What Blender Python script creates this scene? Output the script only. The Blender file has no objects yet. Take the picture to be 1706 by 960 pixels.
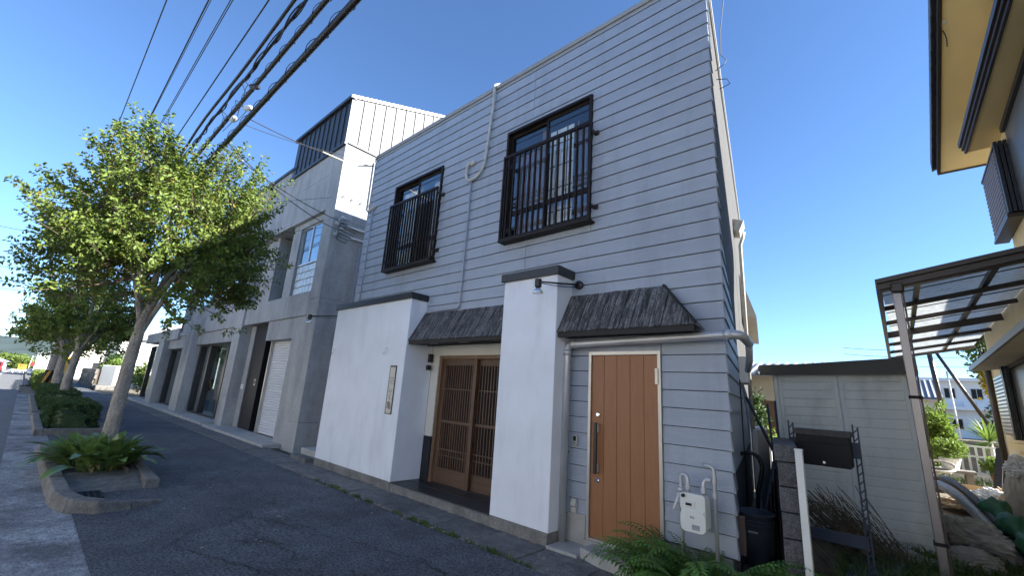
import bpy, bmesh, math, random
import numpy as np
from mathutils import Vector, Matrix
S = bpy.context.scene
COL = S.collection
rad = math.radians
rnd = random.Random(7)

# ------------------------------------------------------------------ camera
CAMZ = 1.55
YAW, PIT, ROL, FPX = rad(-42.5517), rad(13.8564), rad(3.6812), 714.86
fw = Vector((math.sin(YAW)*math.cos(PIT), math.cos(YAW)*math.cos(PIT), math.sin(PIT)))
rt = Vector((math.cos(YAW), -math.sin(YAW), 0)); up = rt.cross(fw)
rt2 = rt*math.cos(ROL) + up*math.sin(ROL); up2 = -rt*math.sin(ROL) + up*math.cos(ROL)
cd = bpy.data.cameras.new('camera'); cam = bpy.data.objects.new('camera', cd); COL.objects.link(cam)
cam.matrix_world = Matrix(((rt2.x, up2.x, -fw.x, 0), (rt2.y, up2.y, -fw.y, 0), (rt2.z, up2.z, -fw.z, CAMZ), (0, 0, 0, 1)))
cd.sensor_fit = 'HORIZONTAL'; cd.sensor_width = 36; cd.lens = FPX/1706*36
cd.clip_start = 0.05; cd.clip_end = 8000
S.camera = cam
# ------------------------------------------------------------------ sky, sun, exposure
SUN = Vector((0.80, 0.40, 0.43)).normalized()
SUN_EL = math.asin(SUN.z); SUN_AZ = math.atan2(SUN.x, SUN.y)
W = bpy.data.worlds.new('World'); S.world = W; W.use_nodes = True
nt = W.node_tree; bg = nt.nodes['Background']
sky = nt.nodes.new('ShaderNodeTexSky'); sky.sky_type = 'NISHITA'; sky.sun_disc = False
sky.sun_elevation = SUN_EL; sky.sun_rotation = SUN_AZ
sky.air_density = 0.85; sky.dust_density = 0.0; sky.ozone_density = 6.0; sky.altitude = 0
nt.links.new(sky.outputs[0], bg.inputs[0]); bg.inputs[1].default_value = 0.072
sl = bpy.data.lights.new('sun', 'SUN'); sl.energy = 4.5; sl.angle = rad(0.5); sl.color = (1.0, 0.97, 0.92)
so = bpy.data.objects.new('sun', sl); COL.objects.link(so); so.rotation_euler = SUN.to_track_quat('Z', 'Y').to_euler()
S.view_settings.view_transform = 'Standard'; S.view_settings.look = 'None'
S.view_settings.gamma = 1; S.view_settings.exposure = 2.12
S.view_settings.use_curve_mapping = False

# ------------------------------------------------------------------ materials
MATS = {}
def mat(name, col, rough=0.7, metal=0.0, var=0.12, scale=6.0, bump=0.0, bscale=40.0, stretch=(1, 1, 1), rand=0.0,
        stain=None, stain_scale=1.2, stain_amt=0.0, trans=0.0, spec=0.5, detail=6.0, stain_stretch=(1, 1, 1), lo=0.5, hi=0.72, speck=None):
    if name in MATS: return MATS[name]
    m = bpy.data.materials.new(name); m.use_nodes = True; n = m.node_tree.nodes; L = m.node_tree.links
    b = n['Principled BSDF']; out = n['Material Output']
    b.inputs['Roughness'].default_value = rough; b.inputs['Metallic'].default_value = metal
    b.inputs['Specular IOR Level'].default_value = spec
    tc = n.new('ShaderNodeTexCoord'); mp = n.new('ShaderNodeMapping'); mp.inputs['Scale'].default_value = stretch
    L.new(tc.outputs['Object'], mp.inputs[0])
    nz = n.new('ShaderNodeTexNoise'); nz.inputs['Scale'].default_value = scale; nz.inputs['Detail'].default_value = detail
    L.new(mp.outputs[0], nz.inputs['Vector'])
    cr = n.new('ShaderNodeMapRange'); cr.inputs[1].default_value = 0.25; cr.inputs[2].default_value = 0.75
    cr.inputs[3].default_value = 1-var; cr.inputs[4].default_value = 1+var
    L.new(nz.outputs[0], cr.inputs[0])
    mul = n.new('ShaderNodeVectorMath'); mul.operation = 'SCALE'; mul.inputs[0].default_value = col[:3]
    L.new(cr.outputs[0], mul.inputs['Scale']); last = mul.outputs[0]
    if rand:
        oi = n.new('ShaderNodeObjectInfo'); r2 = n.new('ShaderNodeMapRange'); r2.inputs[3].default_value = 1-rand; r2.inputs[4].default_value = 1+rand
        L.new(oi.outputs['Random'], r2.inputs[0]); m2 = n.new('ShaderNodeVectorMath'); m2.operation = 'SCALE'
        L.new(last, m2.inputs[0]); L.new(r2.outputs[0], m2.inputs['Scale']); last = m2.outputs[0]
    if stain:
        mp2 = n.new('ShaderNodeMapping'); mp2.inputs['Scale'].default_value = stain_stretch; L.new(tc.outputs['Object'], mp2.inputs[0])
        n2 = n.new('ShaderNodeTexNoise'); n2.inputs['Scale'].default_value = stain_scale; n2.inputs['Detail'].default_value = 8; n2.inputs['Roughness'].default_value = 0.65
        L.new(mp2.outputs[0], n2.inputs['Vector'])
        r3 = n.new('ShaderNodeMapRange'); r3.inputs[1].default_value = lo; r3.inputs[2].default_value = hi; r3.inputs[4].default_value = stain_amt
        L.new(n2.outputs[0], r3.inputs[0]); mx = n.new('ShaderNodeMix'); mx.data_type = 'RGBA'
        L.new(r3.outputs[0], mx.inputs['Factor']); L.new(last, mx.inputs['A']); mx.inputs['B'].default_value = (*stain, 1); last = mx.outputs['Result']
    if speck:
        n4 = n.new('ShaderNodeTexNoise'); n4.inputs['Scale'].default_value = speck[0]; n4.inputs['Detail'].default_value = 3; n4.inputs['Roughness'].default_value = 0.7
        L.new(tc.outputs['Object'], n4.inputs['Vector']); r4 = n.new('ShaderNodeMapRange'); r4.inputs[1].default_value = 0.3; r4.inputs[2].default_value = 0.7
        r4.inputs[3].default_value = 1-speck[1]; r4.inputs[4].default_value = 1+speck[1]*1.3; L.new(n4.outputs[0], r4.inputs[0])
        m4 = n.new('ShaderNodeVectorMath'); m4.operation = 'SCALE'; L.new(last, m4.inputs[0]); L.new(r4.outputs[0], m4.inputs['Scale']); last = m4.outputs[0]
    L.new(last, b.inputs['Base Color'])
    if bump:
        nb = n.new('ShaderNodeTexNoise'); nb.inputs['Scale'].default_value = bscale; nb.inputs['Detail'].default_value = 5
        L.new(mp.outputs[0], nb.inputs['Vector']); bp = n.new('ShaderNodeBump'); bp.inputs['Strength'].default_value = bump; bp.inputs['Distance'].default_value = 0.02
        L.new(nb.outputs[0], bp.inputs['Height']); L.new(bp.outputs[0], b.inputs['Normal'])
    if trans:
        tr = n.new('ShaderNodeBsdfTranslucent'); L.new(last, tr.inputs[0]); ms = n.new('ShaderNodeMixShader'); ms.inputs[0].default_value = trans
        L.new(b.outputs[0], ms.inputs[1]); L.new(tr.outputs[0], ms.inputs[2]); L.new(ms.outputs[0], out.inputs[0])
    MATS[name] = m
    return m
def glassmat(name, tint=(0.75, 0.82, 0.85), base=0.10, rough=0.0):
    m = bpy.data.materials.new(name); m.use_nodes = True; n = m.node_tree.nodes; L = m.node_tree.links
    n.remove(n['Principled BSDF'])
    g = n.new('ShaderNodeBsdfGlossy'); g.inputs['Roughness'].default_value = rough; g.inputs[0].default_value = (1, 1, 1, 1)
    t = n.new('ShaderNodeBsdfTransparent'); t.inputs[0].default_value = (*tint, 1)
    f = n.new('ShaderNodeFresnel'); ge = n.new('ShaderNodeNewGeometry'); io = n.new('ShaderNodeMapRange')
    io.inputs[3].default_value = 1.52; io.inputs[4].default_value = 1/1.52; L.new(ge.outputs['Backfacing'], io.inputs[0]); L.new(io.outputs[0], f.inputs[0])   # thin pane: same Fresnel on both faces
    a = n.new('ShaderNodeMath'); a.operation = 'ADD'; a.use_clamp = True; a.inputs[1].default_value = base
    L.new(f.outputs[0], a.inputs[0]); x = n.new('ShaderNodeMixShader'); L.new(a.outputs[0], x.inputs[0]); L.new(t.outputs[0], x.inputs[1]); L.new(g.outputs[0], x.inputs[2])
    L.new(x.outputs[0], n['Material Output'].inputs[0]); MATS[name] = m
    return m
M = MATS
mat('siding', (0.365, 0.41, 0.475), 0.55, var=0.06, scale=1.5, bump=0.30, bscale=26, stretch=(1, 1, 7), rand=0.035, stain=(0.21, 0.235, 0.27), stain_scale=1.2, stain_amt=0.6, stain_stretch=(2.4, 1, 0.4), lo=0.50, hi=0.80)
mat('whitewall', (0.80, 0.835, 0.885), 0.85, var=0.05, scale=2.5, bump=0.08, bscale=120, stain=(0.40, 0.41, 0.41), stain_scale=1.3, stain_amt=0.42, stain_stretch=(2.2, 2.2, 0.45), lo=0.50, hi=0.85)
mat('creamwall', (0.70, 0.68, 0.60), 0.85, var=0.05, scale=3, bump=0.06, bscale=100)
mat('plinth', (0.20, 0.195, 0.18), 0.9, speck=(60, .3), var=0.25, scale=7, bump=0.25, bscale=60, stain=(0.07, 0.07, 0.065), stain_scale=3, stain_amt=0.7)
mat('capmetal', (0.025, 0.027, 0.032), 0.45, var=0.1)
mat('coping', (0.33, 0.33, 0.32), 0.5, var=0.08, scale=2)
mat('charwood', (0.060, 0.060, 0.061), 0.85, speck=(40, .5), var=0.6, scale=3.5, bump=0.7, bscale=12, stretch=(9, 1.5, 1.5), rand=0.5, stain=(0.24, 0.235, 0.23), stain_scale=4, stain_amt=0.8, stain_stretch=(11, 1.5, 1.5), lo=.48, hi=.66)
mat('darkwood', (0.020, 0.018, 0.017), 0.7, var=0.3)
mat('doorwood', (0.105, 0.056, 0.031), 0.5, var=0.35, scale=2.2, bump=0.15, bscale=16, stretch=(7, 7, 0.8), rand=0.12)
mat('doorrail', (0.105, 0.056, 0.031), 0.5, var=0.35, scale=2.2, bump=0.15, bscale=16, stretch=(0.8, 7, 7), rand=0.12)
mat('framewood', (0.19, 0.115, 0.065), 0.6, var=0.25, scale=3, stretch=(6, 6, 0.7))
mat('orangedoor', (0.32, 0.135, 0.055), 0.45, var=0.13, scale=5, bump=0.04, bscale=30, stretch=(14, 14, 0.6), rand=0.012)
mat('alu', (0.52, 0.50, 0.46), 0.35, metal=0.6, var=0.06)
mat('steelpipe', (0.55, 0.56, 0.58), 0.42, metal=0.5, var=0.12, scale=4)
mat('blackmetal', (0.018, 0.018, 0.019), 0.35, var=0.1)
mat('grille', (0.022, 0.016, 0.013), 0.5, var=0.08, spec=0.2)
mat('greypvc', (0.36, 0.38, 0.42), 0.5, var=0.05)
mat('oldpvc', (0.55, 0.53, 0.47), 0.55, var=0.2, scale=10, stain=(0.2, 0.19, 0.17), stain_scale=9, stain_amt=0.5)
mat('whitepvc', (0.72, 0.72, 0.70), 0.4, var=0.05)
mat('chrome', (0.75, 0.75, 0.75), 0.15, metal=1.0, var=0.02)
mat('lampglass', (0.78, 0.82, 0.82), 0.12, metal=0.85, var=0.05)
mat('meterwhite', (0.72, 0.74, 0.70), 0.45, var=0.03)
mat('meterlabel', (0.30, 0.33, 0.36), 0.5, var=0.35, scale=60)
mat('ink', (0.014, 0.014, 0.016), 0.6, var=0.0, spec=0.25)
mat('fadedink', (0.33, 0.30, 0.27), 0.7, var=0.2, scale=30)
mat('signboard', (0.62, 0.57, 0.49), 0.7, var=0.08, scale=8, stain=(0.75, 0.6, 0.5), stain_scale=7, stain_amt=0.5)
mat('porchtile', (0.035, 0.038, 0.042), 0.4, var=0.4, scale=5, bump=0.2, bscale=20, rand=0.35)
mat('porchgrout', (0.11, 0.11, 0.105), 0.9, var=0.2)
mat('navywood', (0.016, 0.018, 0.022), 0.7, var=0.3, stain=(0.2, 0.16, 0.12), stain_scale=7, stain_amt=0.5, stain_stretch=(4, 4, .5), lo=.6, hi=.8)
mat('dark', (0.018, 0.017, 0.016), 0.9, var=0.1)
mat('room', (0.075, 0.07, 0.065), 0.9, var=0.1)
mat('curtain', (0.80, 0.80, 0.78), 0.9, var=0.06, scale=4)
mat('shoji', (0.82, 0.84, 0.84), 0.9, var=0.04)
mat('purplecurtain', (0.22, 0.19, 0.23), 0.9, var=0.2)
glassmat('glass', tint=(0.95, 0.97, 0.97), base=0.03); glassmat('shopglass', tint=(0.6, 0.68, 0.68), base=0.16)
mat('asphalt', (0.092, 0.099, 0.109), 0.9, speck=(48, .95), var=0.22, scale=3, bump=0.5, bscale=190, detail=9, stain=(0.032, 0.033, 0.036), stain_scale=0.8, stain_amt=0.75, lo=.45, hi=.75)
mat('road', (0.155, 0.155, 0.155), 0.9, speck=(60, .4), var=0.16, scale=5, bump=0.3, bscale=150, stain=(0.10, 0.10, 0.10), stain_scale=0.4, stain_amt=0.4)
mat('gutter', (0.33, 0.335, 0.34), 0.9, speck=(60, .6), var=0.45, scale=14, bump=0.45, bscale=130, detail=10, stain=(0.09, 0.092, 0.095), stain_scale=1.1, stain_amt=0.85, lo=.42, hi=.62)
mat('paver', (0.165, 0.160, 0.15), 0.9, speck=(80, .5), var=0.3, scale=10, bump=0.4, bscale=110, detail=9, rand=0.08, stain=(0.06, 0.06, 0.058), stain_scale=1.7, stain_amt=0.75)
mat('kerb', (0.18, 0.17, 0.15), 0.9, speck=(70, .4), var=0.3, scale=9, bump=0.4, bscale=90, rand=0.08, stain=(0.07, 0.07, 0.062), stain_scale=3, stain_amt=0.6)
mat('concretelight', (0.42, 0.41, 0.38), 0.85, var=0.2, scale=5, bump=0.2, bscale=60, stain=(0.25, 0.24, 0.22), stain_scale=3, stain_amt=0.5)
mat('concrete', (0.38, 0.385, 0.38), 0.85, speck=(14, .08), var=0.10, scale=2.2, bump=0.12, bscale=35, stain=(0.13, 0.13, 0.128), stain_scale=0.9, stain_amt=0.7, stain_stretch=(1.8, 1.8, 0.5), lo=0.45, hi=0.78, rand=0.04)
mat('soil', (0.075, 0.058, 0.042), 0.95, var=0.4, scale=8, bump=0.6, bscale=40)
mat('dirt', (0.19, 0.15, 0.105), 0.95, var=0.3, scale=2.5, bump=0.5, bscale=30, stain=(0.07, 0.075, 0.04), stain_scale=0.7, stain_amt=0.6)
mat('zinc', (0.15, 0.15, 0.148), 0.6, metal=0.0, spec=0.3, var=0.08, scale=1.2, rand=0.03)
mat('zincdark', (0.040, 0.042, 0.048), 0.45, metal=0.3, var=0.12, rand=0.05)
mat('shutter', (0.66, 0.67, 0.68), 0.45, var=0.03, rand=0.015)
mat('blackpanel', (0.012, 0.013, 0.016), 0.5, var=0.15, spec=0.25)
mat('glassblock', (0.60, 0.66, 0.66), 0.12, var=0.12, scale=16, bump=0.5, bscale=25, rand=0.06)
mat('bark', (0.34, 0.30, 0.25), 0.95, speck=(45, .35), var=0.35, scale=9, bump=1.0, bscale=16, stretch=(1, 1, 0.35), stain=(0.15, 0.125, 0.10), stain_scale=7, stain_amt=0.7, stain_stretch=(1.5, 1.5, 0.5))
mat('twig', (0.12, 0.085, 0.055), 0.9, var=0.2)
mat('leafA', (0.195, 0.26, 0.05), 0.5, var=0.35, scale=1.8, trans=0.42, spec=0.3)
mat('leafB', (0.125, 0.18, 0.04), 0.5, var=0.3, scale=1.6, trans=0.28, spec=0.35)
mat('leafY', (0.26, 0.20, 0.03), 0.6, var=0.3, scale=3, trans=0.4)
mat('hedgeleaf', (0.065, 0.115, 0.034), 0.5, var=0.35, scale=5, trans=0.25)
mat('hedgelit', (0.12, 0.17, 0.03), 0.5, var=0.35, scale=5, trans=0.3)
mat('aspid', (0.155, 0.235, 0.06), 0.38, var=0.35, scale=6, trans=0.22, rand=0.3)
mat('aspidbrown', (0.25, 0.17, 0.085), 0.7, var=0.3, scale=9, trans=0.2, rand=0.25)
mat('fern', (0.11, 0.23, 0.04), 0.5, var=0.25, scale=6, trans=0.3, rand=0.25)
mat('grass', (0.085, 0.14, 0.035), 0.6, var=0.35, scale=6, trans=0.3)
mat('twigs', (0.13, 0.11, 0.08), 0.9, var=0.3, scale=9)
mat('wire', (0.012, 0.012, 0.014), 0.6, var=0.0)
mat('wirelight', (0.46, 0.42, 0.33), 0.6, var=0.1)
mat('splice', (0.55, 0.56, 0.56), 0.5, var=0.1)
mat('iron', (0.05, 0.05, 0.052), 0.6, metal=0.4, var=0.3, scale=20)
mat('block', (0.11, 0.11, 0.115), 0.95, speck=(90, .55), var=0.35, scale=16, bump=0.5, bscale=110, rand=0.1, stain=(0.03, 0.03, 0.032), stain_scale=3.5, stain_amt=0.7)
mat('bluesteel', (0.022, 0.04, 0.085), 0.5, var=0.2)
mat('bluebin', (0.085, 0.10, 0.13), 0.5, var=0.2, scale=7, stain=(0.16, 0.16, 0.16), stain_scale=5, stain_amt=0.4)
mat('shed', (0.82, 0.87, 0.86), 0.55, var=0.04, scale=2, stain=(0.30, 0.29, 0.24), stain_scale=2.5, stain_amt=0.4, stain_stretch=(1, 1, .5), rand=0.012)
mat('shedroof', (0.06, 0.062, 0.055), 0.5, var=0.15)
mat('bronze', (0.070, 0.058, 0.050), 0.38, metal=0.45, var=0.1)
mat('bronzelight', (0.30, 0.28, 0.29), 0.28, metal=0.7, var=0.08)
def polymat():
    m = mat('polycarb', (0.68, 0.69, 0.67), 0.5, var=0.12, scale=9, stain=(0.42, 0.41, 0.38), stain_scale=26, stain_amt=0.6, lo=.5, hi=.66)
    n = m.node_tree.nodes; L = m.node_tree.links; src = n['Principled BSDF'].inputs['Base Color'].links[0].from_socket
    a = n.new('ShaderNodeBsdfTranslucent'); b = n.new('ShaderNodeBsdfTransparent'); L.new(src, a.inputs[0]); L.new(src, b.inputs[0]); x = n.new('ShaderNodeMixShader'); x.inputs[0].default_value = 0.28
    L.new(a.outputs[0], x.inputs[1]); L.new(b.outputs[0], x.inputs[2]); L.new(x.outputs[0], n['Material Output'].inputs[0])
polymat()
mat('ochre', (0.92, 0.72, 0.36), 0.9, var=0.05, scale=3, bump=0.15, bscale=160)
mat('ochrelight', (0.84, 0.70, 0.44), 0.9, var=0.05, scale=3, bump=0.1, bscale=160)
mat('rooftile', (0.075, 0.078, 0.085), 0.4, var=0.2, rand=0.2)
mat('greytile', (0.27, 0.28, 0.30), 0.42, var=0.2, rand=0.15)
mat('shutterbrown', (0.125, 0.088, 0.08), 0.42, metal=0.25, var=0.1)
mat('frosted', (0.13, 0.145, 0.15), 0.35, var=0.05)
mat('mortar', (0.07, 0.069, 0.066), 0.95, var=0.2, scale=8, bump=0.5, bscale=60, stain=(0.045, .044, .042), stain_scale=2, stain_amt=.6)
mat('beige', (0.62, 0.57, 0.48), 0.85, var=0.07, scale=2, rand=.03)
mat('offwhite', (0.77, 0.765, 0.74), 0.8, var=0.06, scale=0.6)
mat('tarp', (0.36, 0.34, 0.30), 0.75, var=0.25, scale=5, bump=0.6, bscale=9)
mat('silver', (0.34, 0.36, 0.39), 0.4, var=0.2, scale=9, metal=0.25, bump=0.5, bscale=14)
mat('greennet', (0.02, 0.135, 0.065), 0.55, var=0.35, scale=12, bump=0.6, bscale=14)
mat('bagwhite', (0.66, 0.67, 0.68), 0.5, var=0.15, scale=8, bump=0.5, bscale=12)
mat('cardboard', (0.40, 0.28, 0.16), 0.85, var=0.12, scale=5)
mat('redpaint', (0.36, 0.025, 0.03), 0.35, var=0.05)
mat('signyellow', (0.62, 0.31, 0.02), 0.5, var=0.04)
mat('stone', (0.17, 0.155, 0.14), 0.95, var=0.3, scale=5, bump=0.6, bscale=15, rand=0.3)
mat('whitepaint', (0.78, 0.78, 0.75), 0.6, var=0.08, scale=4)
mat('hill', (0.045, 0.068, 0.062), 0.95, var=0.35, scale=0.012, detail=9)
mat('farfield', (0.11, 0.125, 0.06), 0.95, var=0.35, scale=0.03)
mat('yellowflower', (0.60, 0.43, 0.02), 0.6, var=0.25, scale=6, trans=0.3)
mat('paleleaf', (0.17, 0.25, 0.045), 0.5, var=0.3, scale=4, trans=0.4)
mat('terracotta', (0.32, 0.15, 0.08), 0.8, var=0.2)
mat('tyre', (0.02, 0.02, 0.02), 0.8, var=0.1)

# ------------------------------------------------------------------ helpers
def link(o, parent=None):
    COL.objects.link(o)
    if parent: o.parent = parent
    return o
def tag(o, label=None, cat=None, group=None, kind=None):
    if label: o['label'] = label
    if cat: o['category'] = cat
    if group: o['group'] = group
    if kind: o['kind'] = kind
    return o
def root(name, label, cat, loc, group=None, rot=(0, 0, 0)):
    o = bpy.data.objects.new(name, None); o.empty_display_size = 0.1; o.location = loc; o.rotation_euler = rot
    link(o); return tag(o, label, cat, group)
def origin(o):
    while o.parent: o = o.parent
    return o.location.copy()
class MB:
    def __init__(s): s.v = []; s.f = []; s.mi = None
    def quad(s, *p):
        i = len(s.v); s.v += [tuple(q) for q in p]; s.f.append(tuple(range(i, i+len(p)))); return s
    def box(s, x0, x1, y0, y1, z0, z1):
        i = len(s.v)
        s.v += [(x0, y0, z0), (x1, y0, z0), (x1, y1, z0), (x0, y1, z0), (x0, y0, z1), (x1, y0, z1), (x1, y1, z1), (x0, y1, z1)]
        s.f += [tuple(i+k for k in q) for q in ((0, 3, 2, 1), (4, 5, 6, 7), (0, 1, 5, 4), (1, 2, 6, 5), (2, 3, 7, 6), (3, 0, 4, 7))]; return s
    def hexa(s, p):   # 8 points, bottom ring then top ring
        i = len(s.v); s.v += [tuple(q) for q in p]
        s.f += [tuple(i+k for k in q) for q in ((0, 3, 2, 1), (4, 5, 6, 7), (0, 1, 5, 4), (1, 2, 6, 5), (2, 3, 7, 6), (3, 0, 4, 7))]; return s
    def bar(s, a, b, w, h, upv=(0, 0, 1)):
        a = Vector(a); b = Vector(b); d = (b-a).normalized(); u = Vector(upv)
        if abs(d.dot(u)) > 0.98: u = Vector((0, 1, 0))
        r = d.cross(u).normalized(); u = r.cross(d)
        p = [a - r*w/2 - u*h/2, a + r*w/2 - u*h/2, b + r*w/2 - u*h/2, b - r*w/2 - u*h/2]
        return s.hexa(p + [q + u*h for q in p])
    def prism(s, poly, fn, d0, d1):   # poly 2D, fn(u,v,d)->xyz
        i = len(s.v); n = len(poly)
        s.v += [fn(u, v, d0) for u, v in poly] + [fn(u, v, d1) for u, v in poly]
        s.f += [tuple(range(i, i+n))[::-1], tuple(range(i+n, i+2*n))]
        s.f += [(i+k, i+(k+1) % n, i+n+(k+1) % n, i+n+k) for k in range(n)]; return s
    def tube(s, pts, r, n=8, cap=True):
        pts = [Vector(p) for p in pts]; i0 = len(s.v); rr = r if isinstance(r, (list, tuple)) else [r]*len(pts)
        ref = None
        for k, p in enumerate(pts):
            d = (pts[min(k+1, len(pts)-1)] - pts[max(k-1, 0)]).normalized()
            if ref is None: ref = d.orthogonal().normalized()
            ref = (ref - d*ref.dot(d)); ref = ref.normalized() if ref.length > 1e-6 else d.orthogonal().normalized()
            b = d.cross(ref)
            for j in range(n):
                a = 2*math.pi*j/n; s.v.append(tuple(p + (ref*math.cos(a) + b*math.sin(a))*rr[k]))
        for k in range(len(pts)-1):
            for j in range(n):
                a = i0+k*n+j; b = i0+k*n+(j+1) % n; s.f.append((a, b, b+n, a+n))
        if cap:
            s.f.append(tuple(i0+j for j in range(n))[::-1]); e = i0+(len(pts)-1)*n; s.f.append(tuple(e+j for j in range(n)))
        return s
    def lathe(s, prof, c, n=20, axis=(0, 0, 1)):   # prof [(r,h)]
        c = Vector(c); ax = Vector(axis).normalized(); u = ax.orthogonal().normalized(); w = ax.cross(u); i0 = len(s.v)
        for r, h in prof:
            for j in range(n):
                a = 2*math.pi*j/n; s.v.append(tuple(c + ax*h + (u*math.cos(a)+w*math.sin(a))*r))
        for k in range(len(prof)-1):
            for j in range(n):
                a = i0+k*n+j; b = i0+k*n+(j+1) % n; s.f.append((a, b, b+n, a+n))
        s.f.append(tuple(i0+j for j in range(n))[::-1]); e = i0+(len(prof)-1)*n; s.f.append(tuple(e+j for j in range(n)))
        return s
    def mesh(s, name, m):
        me = bpy.data.meshes.new(name); me.from_pydata(s.v, [], s.f)
        if m: me.materials.append(M[m] if isinstance(m, str) else m)
        return me
    def build(s, name, m, parent=None, smooth=False, bevel=0, local=False, fix=True):
        if parent is not None and not local:
            o = origin(parent); s.v = [(x-o.x, y-o.y, z-o.z) for x, y, z in s.v]
        me = s.mesh(name, m)
        if fix:
            bm = bmesh.new(); bm.from_mesh(me); bmesh.ops.recalc_face_normals(bm, faces=bm.faces); bm.to_mesh(me); bm.free()
        ob = bpy.data.objects.new(name, me); link(ob, parent)
        if smooth: me.shade_smooth()
        if bevel:
            b = ob.modifiers.new('bevel', 'BEVEL'); b.width = bevel; b.segments = 2; b.limit_method = 'ANGLE'; b.angle_limit = rad(40)
        return ob
def box(name, m, parent, x0, x1, y0, y1, z0, z1, bevel=0): return MB().box(x0, x1, y0, y1, z0, z1).build(name, m, parent, bevel=bevel)
def tube(name, m, parent, pts, r, n=8): return MB().tube(pts, r, n).build(name, m, parent, smooth=True)
def arc(p0, p1, p2, n=6):
    p0, p1, p2 = Vector(p0), Vector(p1), Vector(p2)
    return [p0*(1-t)**2 + p1*2*t*(1-t) + p2*t*t for t in [k/n for k in range(n+1)]]
def struct(o): o['kind'] = 'structure'; return o
def copy_obj(src, parent, name=None):
    c = src.copy(); c.parent = parent; COL.objects.link(c); return c
def inst(me, name, parent, loc, rot=(0, 0, 0), sc=(1, 1, 1)):
    o = bpy.data.objects.new(name, me); link(o, parent)
    o.location = Vector(loc) - (origin(parent) if parent else Vector((0, 0, 0))); o.rotation_euler = rot; o.scale = sc
    return o
def npmesh(name, V, Fq, m, k=4):
    me = bpy.data.meshes.new(name); nv = len(V); nf = len(Fq)
    me.vertices.add(nv); me.vertices.foreach_set('co', V.astype(np.float32).ravel())
    me.loops.add(nf*k); me.loops.foreach_set('vertex_index', Fq.astype(np.int32).ravel())
    me.polygons.add(nf); me.polygons.foreach_set('loop_start', np.arange(0, nf*k, k, dtype=np.int32))
    for q in (m if isinstance(m, (list, tuple)) else [m]): me.materials.append(M[q])
    me.update(calc_edges=True); return me
def leaves(P, D, size, rg, upb=0.6, wid=0.62, droop=0.25):
    """P (n,3) leaf bases, D (n,3) axis; folded 6-vertex leaves -> V,F"""
    n = len(P); D = D + rg.normal(0, 0.45, (n, 3)); D /= np.linalg.norm(D, axis=1)[:, None] + 1e-9
    N = rg.normal(0, 0.75, (n, 3)); N[:, 2] += upb; N -= D*np.sum(N*D, 1)[:, None]; N /= np.linalg.norm(N, axis=1)[:, None] + 1e-9
    R = np.cross(D, N); L = size*rg.uniform(0.6, 1.25, (n, 1)); w = L*wid
    a = P; t = P + D*L - N*L*droop; l1 = P + D*L*0.35 + R*w*0.5 + N*L*0.10; r1 = P + D*L*0.35 - R*w*0.5 + N*L*0.10
    l2 = P + D*L*0.72 + R*w*0.30; r2 = P + D*L*0.72 - R*w*0.30
    V = np.stack([a, l1, l2, t, r2, r1], 1).reshape(-1, 3); b = np.arange(n)[:, None]*6
    F = np.concatenate([b + np.array([[0, 1, 2, 3]]), b + np.array([[0, 3, 4, 5]])], 0)
    return V, F

# ================================================================== GROUND
g = MB(); g.quad((-3000, -3000, -0.06), (3000, -3000, -0.06), (3000, 3000, -0.06), (-3000, 3000, -0.06)); struct(g.build('ground', 'dirt'))
RX0, RX1 = -420, 60
struct(MB().quad((RX0, -9.5, -0.02), (RX1, -9.5, -0.02), (RX1, 0.11, -0.02), (RX0, 0.11, -0.02)).build('road', 'road'))
def grid_sheet(name, m, x0, x1, y0, y1, z, amp, nx, ny, seed):
    rr = random.Random(seed); mb = MB(); ph = [(rr.uniform(.3, 2.5), rr.uniform(.3, 2.5), rr.uniform(0, 6), rr.uniform(.4, 1)) for _ in range(6)]
    for j in range(ny+1):
        for i in range(nx+1):
            x = x0+(x1-x0)*i/nx; y = y0+(y1-y0)*j/ny
            mb.v.append((x, y, z + amp*sum(c*math.sin(a*x+b*y+p) for a, b, p, c in ph)/6))
    for j in range(ny):
        for i in range(nx):
            k = j*(nx+1)+i; mb.f.append((k, k+1, k+nx+2, k+nx+1))
    return mb.build(name, m, smooth=True)
struct(grid_sheet('gutter_apron', 'gutter', -34, 12, 0.10, 0.70, -0.004, 0.006, 160, 4, 3))
struct(grid_sheet('sidewalk', 'asphalt', -46, 12, 0.69, 3.50, 0.004, 0.012, 200, 14, 5))
struct(MB().quad((-420, 0.10, 0.0), (-46, 0.10, 0.0), (-46, 3.9, 0.0), (-420, 3.9, 0.0)).build('far_sidewalk', 'road'))
struct(MB().box(-420, -46, 0.35, 0.5, -.01, .13).build('far_kerb', 'kerb'))
# road marking: white edge line and centre line
wl = MB(); 
wl.quad((-330, -1.75, -.014), (-34, -1.75, -.014), (-34, -1.60, -.014), (-330, -1.60, -.014)); struct(wl.build('road_edge_line', 'whitepaint'))
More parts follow.
